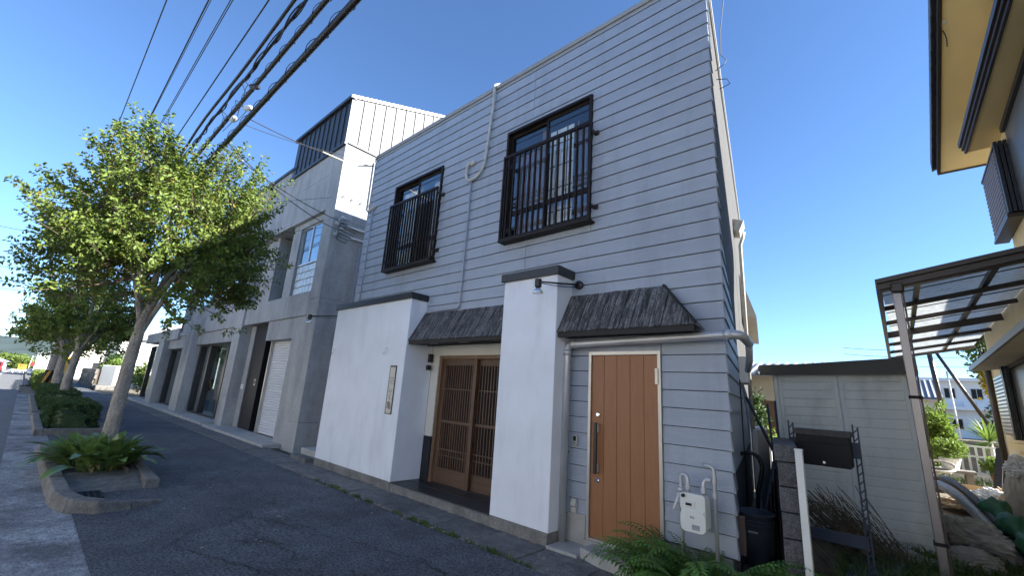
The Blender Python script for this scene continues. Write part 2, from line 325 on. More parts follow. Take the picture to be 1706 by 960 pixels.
# cracks in sidewalk (thin open seams)
crk = struct(MB().build('pavement_crack_bed', 'soil'))
def crack(x, y, ang, L, seed):
    rr = random.Random(seed); mb = MB(); p = [(x, y)]
    a0 = ang
    for k in range(int(L/.05)):
        ang = a0+rr.uniform(-1.0, 1.0); a0 += rr.uniform(-.12, .12); p.append((p[-1][0]+.05*math.cos(ang), p[-1][1]+.05*math.sin(ang)))
    for a, b in zip(p, p[1:]):
        w = rr.uniform(.0018, .0062); d = Vector((b[0]-a[0], b[1]-a[1], 0)).normalized(); q = Vector((-d.y, d.x, 0))*w; A = Vector((*a, .0185)); B = Vector((*b, .0185))
        mb.quad(A-q, B-q, B+q, A+q)
    return mb
for x, y, a, L, sd in ((-6.3, 1.9, .5, 2.4, 1), (-5.9, 2.1, -1.0, 1.3, 2), (-5.2, 1.3, .2, 2.2, 3), (-4.4, 2.6, .3, 1.8, 4), (-7.6, 2.6, -.2, 2.0, 5), (-8.2, 1.9, .1, 1.3, 6), (-4.2, 1.0, 1.0, 1.1, 7), (-12, 2.6, 0, 3, 8), (-3.7, 2.2, 0.5, 1.4, 9), (-6.0, 1.75, .6, 1.6, 10), (-5.6, 1.9, .1, 1.4, 11), (-5.3, 2.2, -.6, .8, 12), (-5.0, 1.7, .9, .9, 13), (-4.8, 2.0, 0, 1.2, 14), (-6.6, 2.2, .4, .9, 15), (-4.3, 1.6, .5, 1.0, 16), (-7.2, 2.3, .3, 1.2, 17), (-3.4, 2.8, .2, 1.2, 18), (-9.5, 2.7, .1, 2.2, 19)):
    crack(x, y, a, L, sd).build('crack', 'ink', crk)
# paver strip along the buildings
pv = struct(MB().box(-36, 6, 3.50, 4.3, -.05, -.012).build('pavement_edge_bed', 'soil'))
x = -34.0; k = 0
while x < 1.2:
    L = 0.66 if x > -16 else 1.32; zz = rnd.uniform(-.006, .006)
    MB().box(x+.006, x+L-.006, 3.52, 4.10, -.02, .012+zz).build('paver', 'paver', pv, bevel=.006); x += L
# ---- planter kerb at the near tree
pl = root('tree_planter', 'kerbed street-tree planter with an iron drain grate, nearest to the camera', 'planter', (-9.6, 1.05, 0))
def kerbstone(p0, p1, w0, w1, h0, h1):
    a = Vector((*p0, 0)); b = Vector((*p1, 0)); d = (b-a).normalized(); n = Vector((-d.y, d.x, 0)); a = a + d*.006; b = b - d*.006
    P = [a, b, b+n*w1, a+n*w0]
    T = [a+n*.02+Vector((0, 0, h0)), b+n*.02+Vector((0, 0, h1)), b+n*w1+Vector((0, 0, h1)), a+n*w0+Vector((0, 0, h0))]
    return MB().hexa([q-Vector((0, 0, .05)) for q in P]+T).build('kerb_stone', 'kerb', pl, bevel=.018)
kp = [(-11.9, .46), (-11.0, .47), (-10.1, .48), (-9.2, .49), (-8.3, .50), (-7.35, .52), (-6.92, .62), (-6.66, .86), (-6.72, 1.18), (-6.92, 1.52)]
kh = [.15, .15, .15, .15, .15, .15, .14, .13, .09, .03]
for i in range(len(kp)-1): kerbstone(kp[i], kp[i+1], .17, .17 if i < 7 else .10, kh[i], kh[i+1])
for a, b in (((-7.75, 1.60), (-8.55, 1.62)), ((-8.55, 1.62), (-9.5, 1.64)), ((-9.5, 1.64), (-10.4, 1.66)), ((-10.4, 1.66), (-11.3, 1.66)), ((-11.3, 1.66), (-12, 1.3)), ((-12, 1.3), (-12, .7))):
    kerbstone(a, b, .17, .17, .13, .13)
box('planter_soil', 'soil', pl, -11.9, -8.55, .62, 1.5, -.02, .10)
MB().hexa([(-8.62, .68, 0), (-7.75, .68, 0), (-7.75, 1.44, 0), (-8.62, 1.44, 0), (-8.62, .68, .13), (-7.9, .68, .02), (-7.9, 1.44, .02), (-8.62, 1.44, .13)]).build('ramp_slab', 'kerb', pl)
gr = MB().box(-7.83, -7.42, .70, 1.0, .0, .028).build('drain_grate', 'iron', pl)
for i in range(9):
    for j in range(5): MB().box(-7.81+i*.043, -7.81+i*.043+.028, .72+j*.055, .72+j*.055+.036, .028, .0295).build('grate_slot', 'ink', gr)

# ================================================================== GREY SHOP BUILDING
YS = 4.40; XL, XR = -8.55, -1.235; ZT = 6.70
gb = root('shop_building', 'two-storey shop clad in blue-grey lap siding with black window grilles', 'building', (-4.9, YS, 0))
SD = Vector((-math.sin(rad(12.0)), math.cos(rad(12.0)), 0)); SN = Vector((SD.y, -SD.x, 0))   # side wall direction, outward normal
C0 = Vector((XR, YS, 0)); SLEN = 10.0
# structural walls (closed shell with opening recesses)
back = C0 + SD*SLEN
sh = MB(); sh.hexa([(XL+.02, 5.05, .05), (XR-.20, 5.05, .05), (back.x-.03, back.y, .05), (XL+.02, back.y, .05), (XL+.02, 5.05, 6.6), (XR-.20, 5.05, 6.6), (back.x-.03, back.y, 6.6), (XL+.02, back.y, 6.6)])
sh.build('inner_core', 'room', gb)
box('left_wall', 'siding', gb, XL, XL+.05, YS+.005, back.y, .05, 6.62)
fl = MB(); fl.hexa([(XL, YS-.01, 6.60), (XR+.02, YS-.01, 6.60), (back.x+.02, back.y, 6.60), (XL, back.y, 6.60), (XL, YS-.01, 6.64), (XR+.02, YS-.01, 6.64), (back.x+.02, back.y, 6.64), (XL, back.y, 6.64)])
fl.build('roof_deck', 'coping', gb)
box('mid_floor', 'dark', gb, XL+.06, XR-.15, YS+.012, 5.05, 2.9, 3.1)
cp = MB(); cp.hexa([(XL-.03, YS-.035, 6.64), (XR+.04, YS-.035, 6.64), (back.x+.03, back.y, 6.64), (XL-.03, back.y, 6.64), (XL-.03, YS-.035, 6.715), (XR+.04, YS-.035, 6.715), (back.x+.03, back.y, 6.715), (XL-.03, back.y, 6.715)])
cp.build('roof_coping', 'coping', gb, bevel=.006)
# front lap boards, split at panel joints and openings
OPEN = [(-4.31, -2.745, 3.76, 5.625), (-7.48, -5.935, 3.76, 5.60), (-5.99, -3.86, 0, 2.76), (-2.72, -1.86, 0, 2.085)]
HID = [(-8.56, -6.1, 0, 2.98), (-3.80, -3.06, 0, 2.95)]
PITCH = .1745; Z0 = .292
edges = sorted(set([XL, XR, -6.45, -3.81] + [e for o in OPEN for e in o[:2]]))
for k in range(37):
    z0 = Z0+PITCH*k; z1 = min(z0+PITCH, 6.60)
    # merge intervals
    runs = []
    for a, b in zip(edges, edges[1:]):
        mid = (a+b)/2; lo, hi = z0, z1
        for o in OPEN:
            if o[0] < mid < o[1] and o[2] < hi and o[3] > lo:
                if o[2] <= lo and o[3] >= hi: lo = hi
                elif o[2] > lo: hi = o[2]
                else: lo = o[3]
        if lo == z0: lo = z0+.008
        if hi-lo < .012: continue
        if runs and abs(runs[-1][1]-a) < 1e-6 and runs[-1][2:] == (lo, hi) and a not in (-6.45, -3.81): runs[-1] = (runs[-1][0], b, lo, hi)
        else: runs.append((a, b, lo, hi))
    for a, b, lo, hi in runs:
        if any(h[0] <= a and b <= h[1] and h[3] >= hi for h in HID): continue
        pf = lambda z: .003+.013*(1-(z-z0)/PITCH)
        bb, bt = pf(lo), pf(hi); e = .0035; ex = .014 if b == XR else 0
        if ex: eb, et = bb*.8, bt*.8
        else: eb = et = -e
        MB().hexa([(a+e, YS-bb, lo), (b+eb, YS-bb, lo), (b+eb, YS+.02, lo), (a+e, YS+.02, lo), (a+e, YS-bt, hi), (b+et, YS-bt, hi+.000), (b+et, YS+.02, hi+.000), (a+e, YS+.02, hi+.000)]).build('siding_board', 'siding', gb)
sx_ = [(XL+.06, -7.47), (-7.47, -5.94), (-5.94, -4.30), (-4.30, -2.75), (-2.75, XR-.02)]  # black sheets behind the board gaps: lap shadow lines put in as colour
for a, b in sx_:
    if (a, b) in (sx_[1], sx_[3]): box('gap_backing', 'ink', gb, a+.03, b-.03, YS+.021, YS+.03, 3.1, 3.75); box('gap_backing', 'ink', gb, a+.03, b-.03, YS+.021, YS+.03, 5.64, 6.59)
    else: box('gap_backing', 'ink', gb, a+.001, b-.001, YS+.021, YS+.03, 2.79, 6.59)
box('gap_backing', 'ink', gb, -1.85, XR-.02, YS+.021, YS+.03, .29, 2.78); box('gap_backing', 'ink', gb, -3.05, -2.73, YS+.021, YS+.03, .29, 2.78); box('gap_backing', 'ink', gb, -2.72, -1.86, YS+.051, YS+.058, 2.09, 2.78)
# side wall: lap boards on the first stretch, mortar further back
sw = MB()
def sp(d, o, z): q = C0 + SD*d + SN*o; return (q.x, q.y, z)
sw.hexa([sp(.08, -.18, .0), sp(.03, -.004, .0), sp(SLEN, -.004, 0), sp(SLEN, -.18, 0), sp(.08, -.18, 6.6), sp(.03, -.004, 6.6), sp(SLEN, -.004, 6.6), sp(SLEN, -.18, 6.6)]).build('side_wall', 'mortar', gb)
for k in range(37):
    z0 = Z0+PITCH*k; z1 = min(z0+PITCH, 6.6); Ls = .22 if k > 16 else (.22+.32*(17-k))
    if k < 4: Ls = .3
    MB().hexa([sp(0, 0, z0), sp(0, .022, z0), sp(Ls, .022, z0), sp(Ls, 0, z0), sp(0, 0, z1), sp(0, .004, z1), sp(Ls, .004, z1), sp(Ls, 0, z1)]).build('siding_board', 'siding', gb)
box('foundation', 'plinth', gb, -1.855, XR-.03, YS-.012, YS+.2, -.05, .285)
MB().hexa([(-2.99, YS-.022, -.02), (-2.73, YS-.022, -.02), (-2.73, YS-.005, -.02), (-2.99, YS-.005, -.02), (-2.99, YS-.03, .32), (-2.73, YS-.03, .33), (-2.73, YS-.005, .33), (-2.99, YS-.005, .32)]).build('granite_patch', 'concretelight', gb)

# ---- upper windows with grilles
def upper_window(x0, x1, z0, z1, kind):
    w = box('window_frame', 'grille', gb, x0-.0, x0+.035, YS-.045, YS+.09, z0, z1)
    fr = MB().box(x0+.035, x1-.035, YS-.045, YS+.09, z1-.04, z1).box(x0+.035, x1-.035, YS-.045, YS+.09, z0, z0+.05).box(x1-.035, x1, YS-.045, YS+.09, z0, z1)
    fr.build('outer_frame', 'grille', w)
    xm = (x0+x1)/2
    for i, (a, b, yy) in enumerate(((x0+.035, xm+.02, YS+.05), (xm-.02, x1-.035, YS+.02))):
        sb = MB().box(a, a+.04, yy-.015, yy+.015, z0+.05, z1-.04).box(b-.04, b, yy-.015, yy+.015, z0+.05, z1-.04)
        sb.box(a+.04, b-.04, yy-.015, yy+.015, z1-.085, z1-.04).box(a+.04, b-.04, yy-.015, yy+.015, z0+.05, z0+.10).box(a+.04, b-.04, yy-.012, yy+.012, z0+.42, z0+.50)
        sb.build('sash', 'grille', w)
        box('pane', 'glass', w, a+.04, b-.04, yy-.003, yy+.003, z0+.10, z1-.085)
    def cur(a, b, za, zb, yy, m, amp, n):
        mb = MB(); i0 = 0
        for i in range(n+1):
            t = i/n; xx = a+(b-a)*t; yv = yy+amp*math.sin(i*1.9)+amp*.5*math.sin(i*.7)
            mb.v += [(xx, yv, za), (xx, yv, zb)]
        mb.f = [(2*i, 2*i+2, 2*i+3, 2*i+1) for i in range(n)]
        mb.build('curtain', m, w, fix=False)
    if kind == 0:
        cur(x0+.05, xm-.12, z0+.1, z1-.35, YS+.20, 'purplecurtain', .012, 30)
        MB().box(xm-.13, x1-.42, YS+.16, YS+.175, z0+.05, z1-.18).build('paper_screen', 'shoji', w)
        for i in range(4): box('screen_bar', 'framewood', w, xm-.13+i*.19, xm-.115+i*.19, YS+.148, YS+.16, z0+.05, z1-.18)
        for i in range(4): box('screen_bar', 'framewood', w, xm-.13, x1-.42, YS+.140, YS+.148, z0+.35+i*.36, z0+.365+i*.36)
        box('screen_post', 'framewood', w, xm-.19, xm-.13, YS+.13, YS+.18, z0+.05, z1-.1)
        cur(x1-.40, x1-.05, z0+.1, z1-.2, YS+.24, 'purplecurtain', .015, 20)
    else:
        cur(x0+.05, xm-.15, z0+.1, z1-.12, YS+.17, 'curtain', .02, 40)
        cur(xm+.25, x1-.05, z0+.1, z1-.12, YS+.20, 'curtain', .03, 30)
        box('screen_post', 'framewood', w, xm-.1, xm-.06, YS+.15, YS+.18, z0+.05, z1-.1)
    # grille
    gx0, gx1, gz0, gz1, gy = x0+.07, x1+.06, z0-.06, z0+1.35, YS-.14
    gl = MB().box(gx0, gx1, gy-.02, gy+.02, gz1-.045, gz1).build('grille', 'grille', gb)
    MB().box(gx0, gx1, gy-.02, gy+.019, gz0, gz0+.05).build('bottom_rail', 'grille', gl)
    n = 16 if kind == 0 else 19
    for i in range(n):
        xx = gx0+.012+(gx1-gx0-.024)*i/(n-1); ww = .010 if 0 < i < n-1 else .014
        box('grille_bar', 'grille', gl, xx-ww, xx+ww, gy-.014, gy+.016, gz0+.05, gz1-.045)
    for zz in (gz0+.22, gz1-.12):
        for xx in (gx0+.02, gx1-.005):
            MB().box(xx-.012, xx+.012, gy+.02, YS-.01, zz-.02, zz+.02).box(xx+.0, xx+.05, YS-.035, YS-.005, zz-.03, zz+.03).build('grille_bracket', 'bronze', gl)
    MB().box(gx0+.0, gx1, gy+.02, YS-.01, gz0+.0, gz0+.03).build('grille_sill', 'grille', gl)
upper_window(-4.31, -2.745, 3.76, 5.625, 0)
upper_window(-7.48, -5.935, 3.76, 5.60, 1)

# ---- white rendered walls
def white_wall(x0, x1, y1, label):
    w = box('white_wall', 'whitewall', gb, x0, x1, 4.07, y1, .135, 3.0, bevel=.008)
    w['label'] = label
    box('plinth', 'plinth', w, x0+.006, x1-.006, 4.063, y1, -.04, .134, bevel=.006)
    box('metal_cap', 'capmetal', w, x0-.035, x1+.035, 4.03, YS-.0, 3.001, 3.105, bevel=.004)
white_wall(-8.57, -5.99, 4.62, 'broad white rendered wall left of the lattice entrance')
white_wall(-3.87, -2.995, 4.395, 'narrow white rendered pillar between lattice entrance and orange door')
box('white_wall', 'whitewall', gb, -3.85, -3.80, 4.396, 4.80, .10, 2.75)
for hx, hz in ((-8.42, 2.10), (-6.54, 2.08)):
    tube('wall_hook', 'steelpipe', gb, [(hx, 4.068, hz+.1), (hx, 4.045, hz+.1)] + arc((hx, 4.04, hz+.09), (hx, 4.035, hz-.02), (hx-.04, 4.03, hz-.01), 5) + [(hx-.05, 4.03, hz+.03)], .006, 6)
# ---- entrance recess
en = box('entrance_recess', 'creamwall', gb, -5.99, -3.86, 4.62, 4.70, 2.10, 2.76)
box('side_cheek', 'creamwall', en, -5.99, -5.80, 4.621, 4.72, .80, 2.10)
box('wainscot', 'navywood', en, -5.985, -5.80, 4.612, 4.72, .13, .80)
box('entrance_floor_slab', 'plinth', gb, -5.985, -3.875, 4.075, 5.0, -.04, .115)
pf = box('porch_floor', 'porchgrout', gb, -5.98, -3.88, 4.085, 5.0, .1155, .122)
tx = [-5.98, -5.38, -4.78, -4.18, -3.88]
for j, (ya, yb) in enumerate(((4.085, 4.38), (4.38, 4.68), (4.68, 4.98))):
    off = .3 if j % 2 else 0
    xs = [-5.98] + [q+off-.3 for q in (-5.38, -4.78, -4.18) if True] + [-3.88]
    xs = sorted(set(xs))
    for a, b in zip(xs, xs[1:]):
        if b-a > .03: box('floor_tile', 'porchtile', pf, a+.004, b-.004, ya+.004, yb-.004, .122, .128+rnd.uniform(0, .003), bevel=.002)
# lattice sliding doors
fr = MB().box(-5.80, -5.735, 4.64, 4.80, .125, 2.10).box(-5.735, -3.87, 4.64, 4.80, 2.045, 2.10).build('door_frame', 'framewood', en)
box('entrance_backing', 'dark', gb, -5.8, -3.87, 4.90, 4.95, .1, 2.1)
def lattice(x0, x1, yy):
    z0, z1 = .135, 2.045; H = z1-z0
    d = box('lattice_door', 'doorwood', gb, x0, x0+.075, yy-.018, yy+.018, z0, z1)
    box('stile', 'doorwood', d, x1-.075, x1, yy-.018, yy+.018, z0, z1)
    for a, b in ((0, .225), (.975-.075, 1.015-.075), (H-.10, H)): box('rail', 'doorrail', d, x0+.075, x1-.075, yy-.017, yy+.017, z0+a, z0+b)
    xa, xb = x0+.075, x1-.075; n = 12
    for i in range(n):
        xx = xa+(xb-xa)*(i+.5)/n
        box('slat', 'doorwood', d, xx-.0085, xx+.0085, yy-.014, yy+.004, z0+.225, z0+.90)
        box('slat', 'doorwood', d, xx-.0085, xx+.0085, yy-.014, yy+.004, z0+.94, z1-.10)
    for zz in (.40, .49, 1.42): box('thin_rail', 'doorrail', d, xa, xb, yy-.016, yy+.002, z0+zz, z0+zz+.016)
    box('door_glass', 'blackpanel', d, xa, xb, yy+.006, yy+.012, z0+.225, z1-.1)
lattice(-5.735, -4.93, 4.70); lattice(-5.01, -4.12, 4.755); box('door_frame', 'framewood', en, -4.12, -3.86, 4.70, 4.80, .125, 2.045)
# junction box beside the entrance
MB().box(-5.98, -5.93, 4.52, 4.60, 1.98, 2.12).box(-5.98, -5.92, 4.50, 4.57, 1.85, 1.93).build('wall_box', 'blackmetal', gb, bevel=.006)
# ---- plank awnings
def awning(x0, x1, xr_low, name_label, hip):
    yt, zt, yb, zb = YS-.03, 2.775, 4.10, 2.30
    aw = MB().bar((x0, yb+.03, zb-.035), (xr_low-.02, yb+.03, zb-.035), .05, .06).build('awning', 'darkwood', gb); aw['label'] = name_label
    MB().quad((x0, yt, zt-.03), (x0, yb+.02, zb-.01), (xr_low-.02, yb+.02, zb-.01), (x1, yt, zt-.03)).build('awning_board', 'darkwood', aw)
    MB().quad((x0, YS-.03, zb-.05), (x0, yb+.02, zb-.05), (xr_low-.02, yb+.02, zb-.05), (xr_low-.02, YS-.03, zb-.05)).build('awning_soffit', 'darkwood', aw)
    n = int(round((xr_low-x0)/.066))
    for i in range(n):
        a = x0+(xr_low-x0)*i/n+.003; b = x0+(xr_low-x0)*(i+1)/n-.003
        # plank from top edge to bottom edge, clipped by the hip line on the right
        ta, tb = 0, 0
        def top_t(xx): return 0 if not hip or xx <= x1 else (xx-x1)/(xr_low-x1)
        ta, tb = top_t(a), top_t(b); j = rnd.uniform(-.012, .012); th = rnd.uniform(.006, .016)
        def pt(xx, t, o): return Vector((xx, yt+(yb-yt)*t, zt+(zb-zt)*t)) + Vector((0, -.86, .5))*o
        B = [pt(a, 1+.02+j, 0), pt(b, 1+.02+j, 0), pt(b, tb, 0), pt(a, ta, 0)]; T = [pt(a, 1+.02+j, th), pt(b, 1+.02+j, th), pt(b, tb, th), pt(a, ta, th)]
        MB().hexa(B+T).build('awning_plank', 'charwood', aw)
    if hip:
        MB().quad((x1, yt, zt), (xr_low, yb, zb-.02), (xr_low, YS-.03, zb-.02)).build('hip_side', 'charwood', aw)
        MB().bar((x1, yt, zt+.012), (xr_low, yb, zb+.012), .03, .02).build('hip_cap', 'darkwood', aw)
    else:
        MB().bar((x0, 4.5, zb-.02), (x1, 4.5, zb-.02), .03, .06).build('awning_ledger', 'darkwood', aw)
        for xx in (-5.45, -4.75): box('soffit_lamp', 'alu', aw, xx-.10, xx+.10, 4.15, 4.21, zb-.062, zb-.051)
awning(-5.985, -3.88, -3.88, 'weathered charcoal plank awning over the lattice entrance', False)
awning(-2.99, -1.81, -1.40, 'weathered charcoal plank awning with hipped end over the orange door', True)
# ---- orange door
od = MB().box(-2.72, -2.685, YS-.035, YS+.05, .10, 2.085).box(-1.895, -1.86, YS-.035, YS+.05, .10, 2.085).box(-2.685, -1.895, YS-.035, YS+.05, 2.045, 2.085).box(-2.685, -1.895, YS-.03, YS+.05, .10, .125).build('side_door', 'alu', gb, bevel=.002)
od['label'] = 'orange-brown plank door with long black handle in a silver frame'
for i in range(5):
    a = -2.683+.786*i/5; b = -2.683+.786*(i+1)/5
    box('door_plank', 'orangedoor', od, a+.0015, b-.0015, YS-.012, YS+.02, .127, 2.043, bevel=.003)
box('door_core', 'darkwood', od, -2.683, -1.897, YS+.021, YS+.04, .127, 2.043)
hd = MB().box(-2.612, -2.577, YS-.085, YS-.055, .77, 1.30).build('handle', 'blackmetal', od, bevel=.006)
for zz in (.83, 1.24): box('handle_mount', 'alu', hd, -2.628, -2.572, YS-.06, YS-.012, zz-.045, zz+.045, bevel=.004)
for zz in (.70, 1.385): MB().lathe([(.026, 0), (.026, .012), (.018, .018)], (-2.596, YS-.012, zz), 16, (0, -1, 0)).build('lock', 'chrome', od, smooth=False)
for zz in (1.82,): box('hinge', 'alu', od, -1.915, -1.885, YS-.05, YS-.034, zz-.08, zz+.08)
box('door_threshold', 'concretelight', gb, -2.74, -1.84, YS-.04, YS+.1, -.02, .098)
# ---- rain pipes on the shop
rp = MB().tube([(-1.08, 4.62, 2.17)] + arc((-1.06, 4.36, 2.19), (-1.06, 4.28, 2.21), (-1.16, 4.28, 2.21), 5) + [(-2.86, 4.28, 2.165)] + arc((-2.9, 4.28, 2.165), (-2.965, 4.28, 2.165), (-2.965, 4.28, 2.09), 5) + [(-2.965, 4.28, 0.0)], .042, 16).build('rain_pipe', 'steelpipe', gb, smooth=True)
for zz in (.32, .95, 1.55, 1.95): MB().lathe([(.016, -.06), (.016, .0), (.012, .012)], (-2.985, 4.30, zz), 10, (-.6, -1, 0)).build('pipe_clip', 'chrome', rp)
for xx in (-2.2,): MB().lathe([(.045, -.012), (.045, .012)], (xx, 4.28, 2.182), 14, (1, 0, -.027)).build('pipe_joint', 'steelpipe', rp)
for c, ax in (((-2.965, 4.28, 2.07), (0, 0, 1)), ((-2.88, 4.28, 2.166), (1, 0, 0)), ((-1.17, 4.28, 2.21), (1, 0, 0))): MB().lathe([(.049, -.035), (.049, .035)], c, 16, ax).build('pipe_joint', 'steelpipe', rp, smooth=True)
tube('rear_pipe', 'steelpipe', gb, [(-1.08, 4.62, 2.17), (-1.14, 4.85, 2.02), (-1.22, 5.1, 1.95)], .032, 12)
# wall conduits / hose
tube('conduit', 'greypvc', gb, [(-5.09, 4.355, 5.03), (-5.10, 4.355, 2.90)] + arc((-5.10, 4.355, 2.88), (-5.10, 4.355, 2.815), (-5.17, 4.355, 2.815), 4) + [(-5.95, 4.355, 2.80)], .016, 8)
hs = tube('cable_sleeve', 'oldpvc', gb, [(-4.66, 4.62, 6.74), (-4.67, 4.42, 6.77), (-4.685, 4.33, 6.70), (-4.69, 4.345, 6.3), (-4.74, 4.345, 5.8), (-4.77, 4.345, 5.4)] + arc((-4.78, 4.345, 5.3), (-4.84, 4.345, 5.05), (-5.04, 4.345, 5.03), 6) + arc((-5.09, 4.345, 5.03), (-5.22, 4.345, 5.02), (-5.23, 4.345, 5.2), 5) + arc((-5.23, 4.345, 5.24), (-5.22, 4.34, 5.38), (-5.13, 4.35, 5.36), 5), .026, 8)
MB().lathe([(.055, 0), (.055, .03), (.03, .05)], (-5.12, 4.385, 5.37), 14, (0, -1, 0)).build('entry_cap', 'oldpvc', hs)
tube('conduit', 'greypvc', gb, [(-8.30, 4.355, 5.30), (-8.30, 4.355, 3.1)], .016, 8)
c2 = tube('cable_sleeve', 'oldpvc', gb, [(-8.62, 4.36, 6.55), (-8.60, 4.355, 5.9), (-8.58, 4.35, 5.36), (-8.48, 4.35, 5.28), (-8.3, 4.345, 5.35)], .022, 8)
MB().lathe([(.05, 0), (.05, .03), (.03, .05)], (-8.28, 4.385, 5.36), 14, (0, -1, 0)).build('entry_cap', 'oldpvc', c2)
tube('corner_pipe', 'greypvc', gb, [(-8.60, 4.42, 6.6), (-8.60, 4.42, .1)], .022, 8)
# ladder hook loops on the roof edge
tube('roof_wire', 'wire', gb, [(-8.4, 4.36, 6.74), (-8.36, 4.33, 6.68), (-8.4, 4.32, 6.55), (-8.5, 4.33, 6.52), (-8.52, 4.36, 6.62)], .006, 5)
tube('corner_wire', 'wire', gb, [sp(.5, .03, 5.6), sp(.5, .13, 5.66), sp(.55, .16, 5.75), sp(.5, .10, 5.82), sp(.4, .12, 6.1), sp(.3, .2, 6.6), (-.9, 4.3, 7.6)], .005, 5)
tube('corner_wire', 'wire', gb, [sp(.6, .03, 5.55), sp(.6, .15, 5.52), sp(.6, .18, 5.44), sp(.6, .06, 5.40)], .005, 5)
# side-wall fittings
tube('side_downpipe', 'oldpvc', gb, [sp(3.9, .16, 4.7), sp(3.9, .14, 4.6), sp(3.9, .09, 4.45), sp(3.9, .09, .3)], .03, 10)
MB().hexa([sp(3.7, .0, 4.68), sp(3.7, .10, 4.66), sp(4.1, .10, 4.66), sp(4.1, .0, 4.68), sp(3.7, .0, 4.92), sp(3.7, .18, 4.86), sp(4.1, .18, 4.86), sp(4.1, .0, 4.92)]).build('rain_hopper', 'oldpvc', gb, bevel=.01)
tube('side_downpipe', 'oldpvc', gb, [sp(5.2, .06, 3.3), sp(5.2, .06, .2)], .03, 8)
MB().hexa([sp(5.2, .0, 3.38), sp(5.2, .26, 3.36), sp(9.5, .26, 3.36), sp(9.5, 0, 3.38), sp(5.2, 0, 4.28), sp(5.2, .25, 3.40), sp(9.5, .25, 3.40), sp(9.5, 0, 4.28)]).build('rear_eave', 'beige', gb)
tube('vent_hose', 'blackmetal', gb, [sp(1.2, .0, 1.05), sp(1.2, .10, 1.08)] + arc(sp(1.2, .12, 1.08), sp(1.2, .22, 1.06), sp(1.2, .22, .92), 5) + [sp(1.2, .17, .7), sp(1.25, .12, .1)], .022, 10)
tube('side_conduit', 'wire', gb, [sp(1.6, .04, 1.9), sp(1.6, .04, .1)], .008, 6)
MB().bar(sp(.15, .02, .3), sp(.15, .02, .62), .10, .012).build('loose_trim', 'shutterbrown', gb)
MB().hexa([sp(2.2, .0, 1.9), sp(2.2, .12, 1.9), sp(2.9, .12, 1.9), sp(2.9, 0, 1.9), sp(2.2, 0, 2.25), sp(2.2, .12, 2.25), sp(2.9, .12, 2.25), sp(2.9, 0, 2.25)]).build('side_duct', 'steelpipe', gb)
# ---- intercom, outlet
ic = root('intercom', 'small grey intercom button panel on siding left of the orange door', 'intercom', (-2.88, YS-.03, 1.04))
box('intercom_case', 'alu', ic, -2.912, -2.848, YS-.045, YS-.015, 1.025, 1.14, bevel=.004); box('intercom_face', 'ink', ic, -2.898, -2.862, YS-.048, YS-.045, 1.075, 1.125); MB().lathe([(.008, 0), (.008, .004)], (-2.88, YS-.045, 1.05), 10, (0, -1, 0)).build('button', 'ink', ic)
ou = root('outdoor_socket', 'grey outdoor power socket with hood low beside the rain pipe', 'socket', (-2.87, YS-.03, .33))
MB().hexa([(-2.905, YS-.075, .40), (-2.835, YS-.075, .40), (-2.835, YS-.02, .38), (-2.905, YS-.02, .38), (-2.895, YS-.045, .47), (-2.845, YS-.045, .47), (-2.84, YS-.02, .47), (-2.90, YS-.02, .47)]).build('hood', 'oldpvc', ou, bevel=.005)
box('socket_case', 'oldpvc', ou, -2.90, -2.84, YS-.05, YS-.02, .33, .385, bevel=.004); tube('socket_cable', 'oldpvc', ou, arc((-2.87, YS-.03, .335), (-2.87, YS-.03, .25), (-2.95, YS-.05, .29), 6), .006, 6)
# ---- wall spot lamps
def spot(base, head, label):
    r = root('wall_spotlight', label, 'lamp', base, 'black swing-arm spotlights on the shop front'); b = Vector(base); h = Vector(head); d = (h-b).normalized()
    MB().lathe([(.055, 0), (.055, .03), (.03, .045)], b, 18, (0, -1, 0)).build('wall_mount', 'blackmetal', r, smooth=False)
    tube('arm', 'blackmetal', r, [b+Vector((0, -.04, 0)), h], [.013, .010], 8)
    tube('cable', 'wire', r, arc(b+Vector((0, -.03, -.03)), (b+h)/2+Vector((0, 0, -.05)), h+Vector((0, 0, -.01)), 8), .005, 5)
    MB().lathe([(.036, .03), (.040, .02), (.040, -.06), (.03, -.07)], h, 16).build('socket', 'blackmetal', r, smooth=False)
    MB().lathe([(.02, -.068), (.032, -.085), (.055, -.115), (.064, -.135), (.058, -.145), (.03, -.15)], h, 18).build('bulb', 'lampglass', r, smooth=True)
spot((-2.88, YS-.02, 2.915), (-3.05, 3.77, 2.84), 'black arm spotlight on the siding right of the narrow white pillar')
spot((-8.60, 4.36, 2.93), (-9.05, 3.72, 2.86), 'black arm spotlight sticking out left of the broad white wall')
# ---- hanging name plaque
sg = root('name_plaque', 'tall narrow wooden plaque with brush lettering set in the white wall', 'sign', (-6.262, 4.06, 1.11))
box('plaque_frame', 'blackmetal', sg, -6.352, -6.172, 4.055, 4.066, 1.11, 1.885); box('plaque_board', 'signboard', sg, -6.322, -6.180, 4.049, 4.0545, 1.125, 1.855)
def text3(parent, s, loc, size, m, sx=1.0, rot=(rad(90), 0, 0)):
    cu = bpy.data.curves.new('lettering', 'FONT'); cu.body = s; cu.size = size; cu.align_x = 'CENTER'; cu.align_y = 'CENTER'; cu.extrude = .0006
    o = bpy.data.objects.new('lettering', cu); COL.objects.link(o)
    dg = bpy.context.evaluated_depsgraph_get(); me = bpy.data.meshes.new_from_object(o.evaluated_get(dg)); bpy.data.objects.remove(o)
    ob = bpy.data.objects.new('lettering', me); me.materials.clear(); me.materials.append(M[m]); link(ob, parent)
    ob.location = Vector(loc)-origin(parent); ob.rotation_euler = rot; ob.scale = (sx, 1, 1); return ob
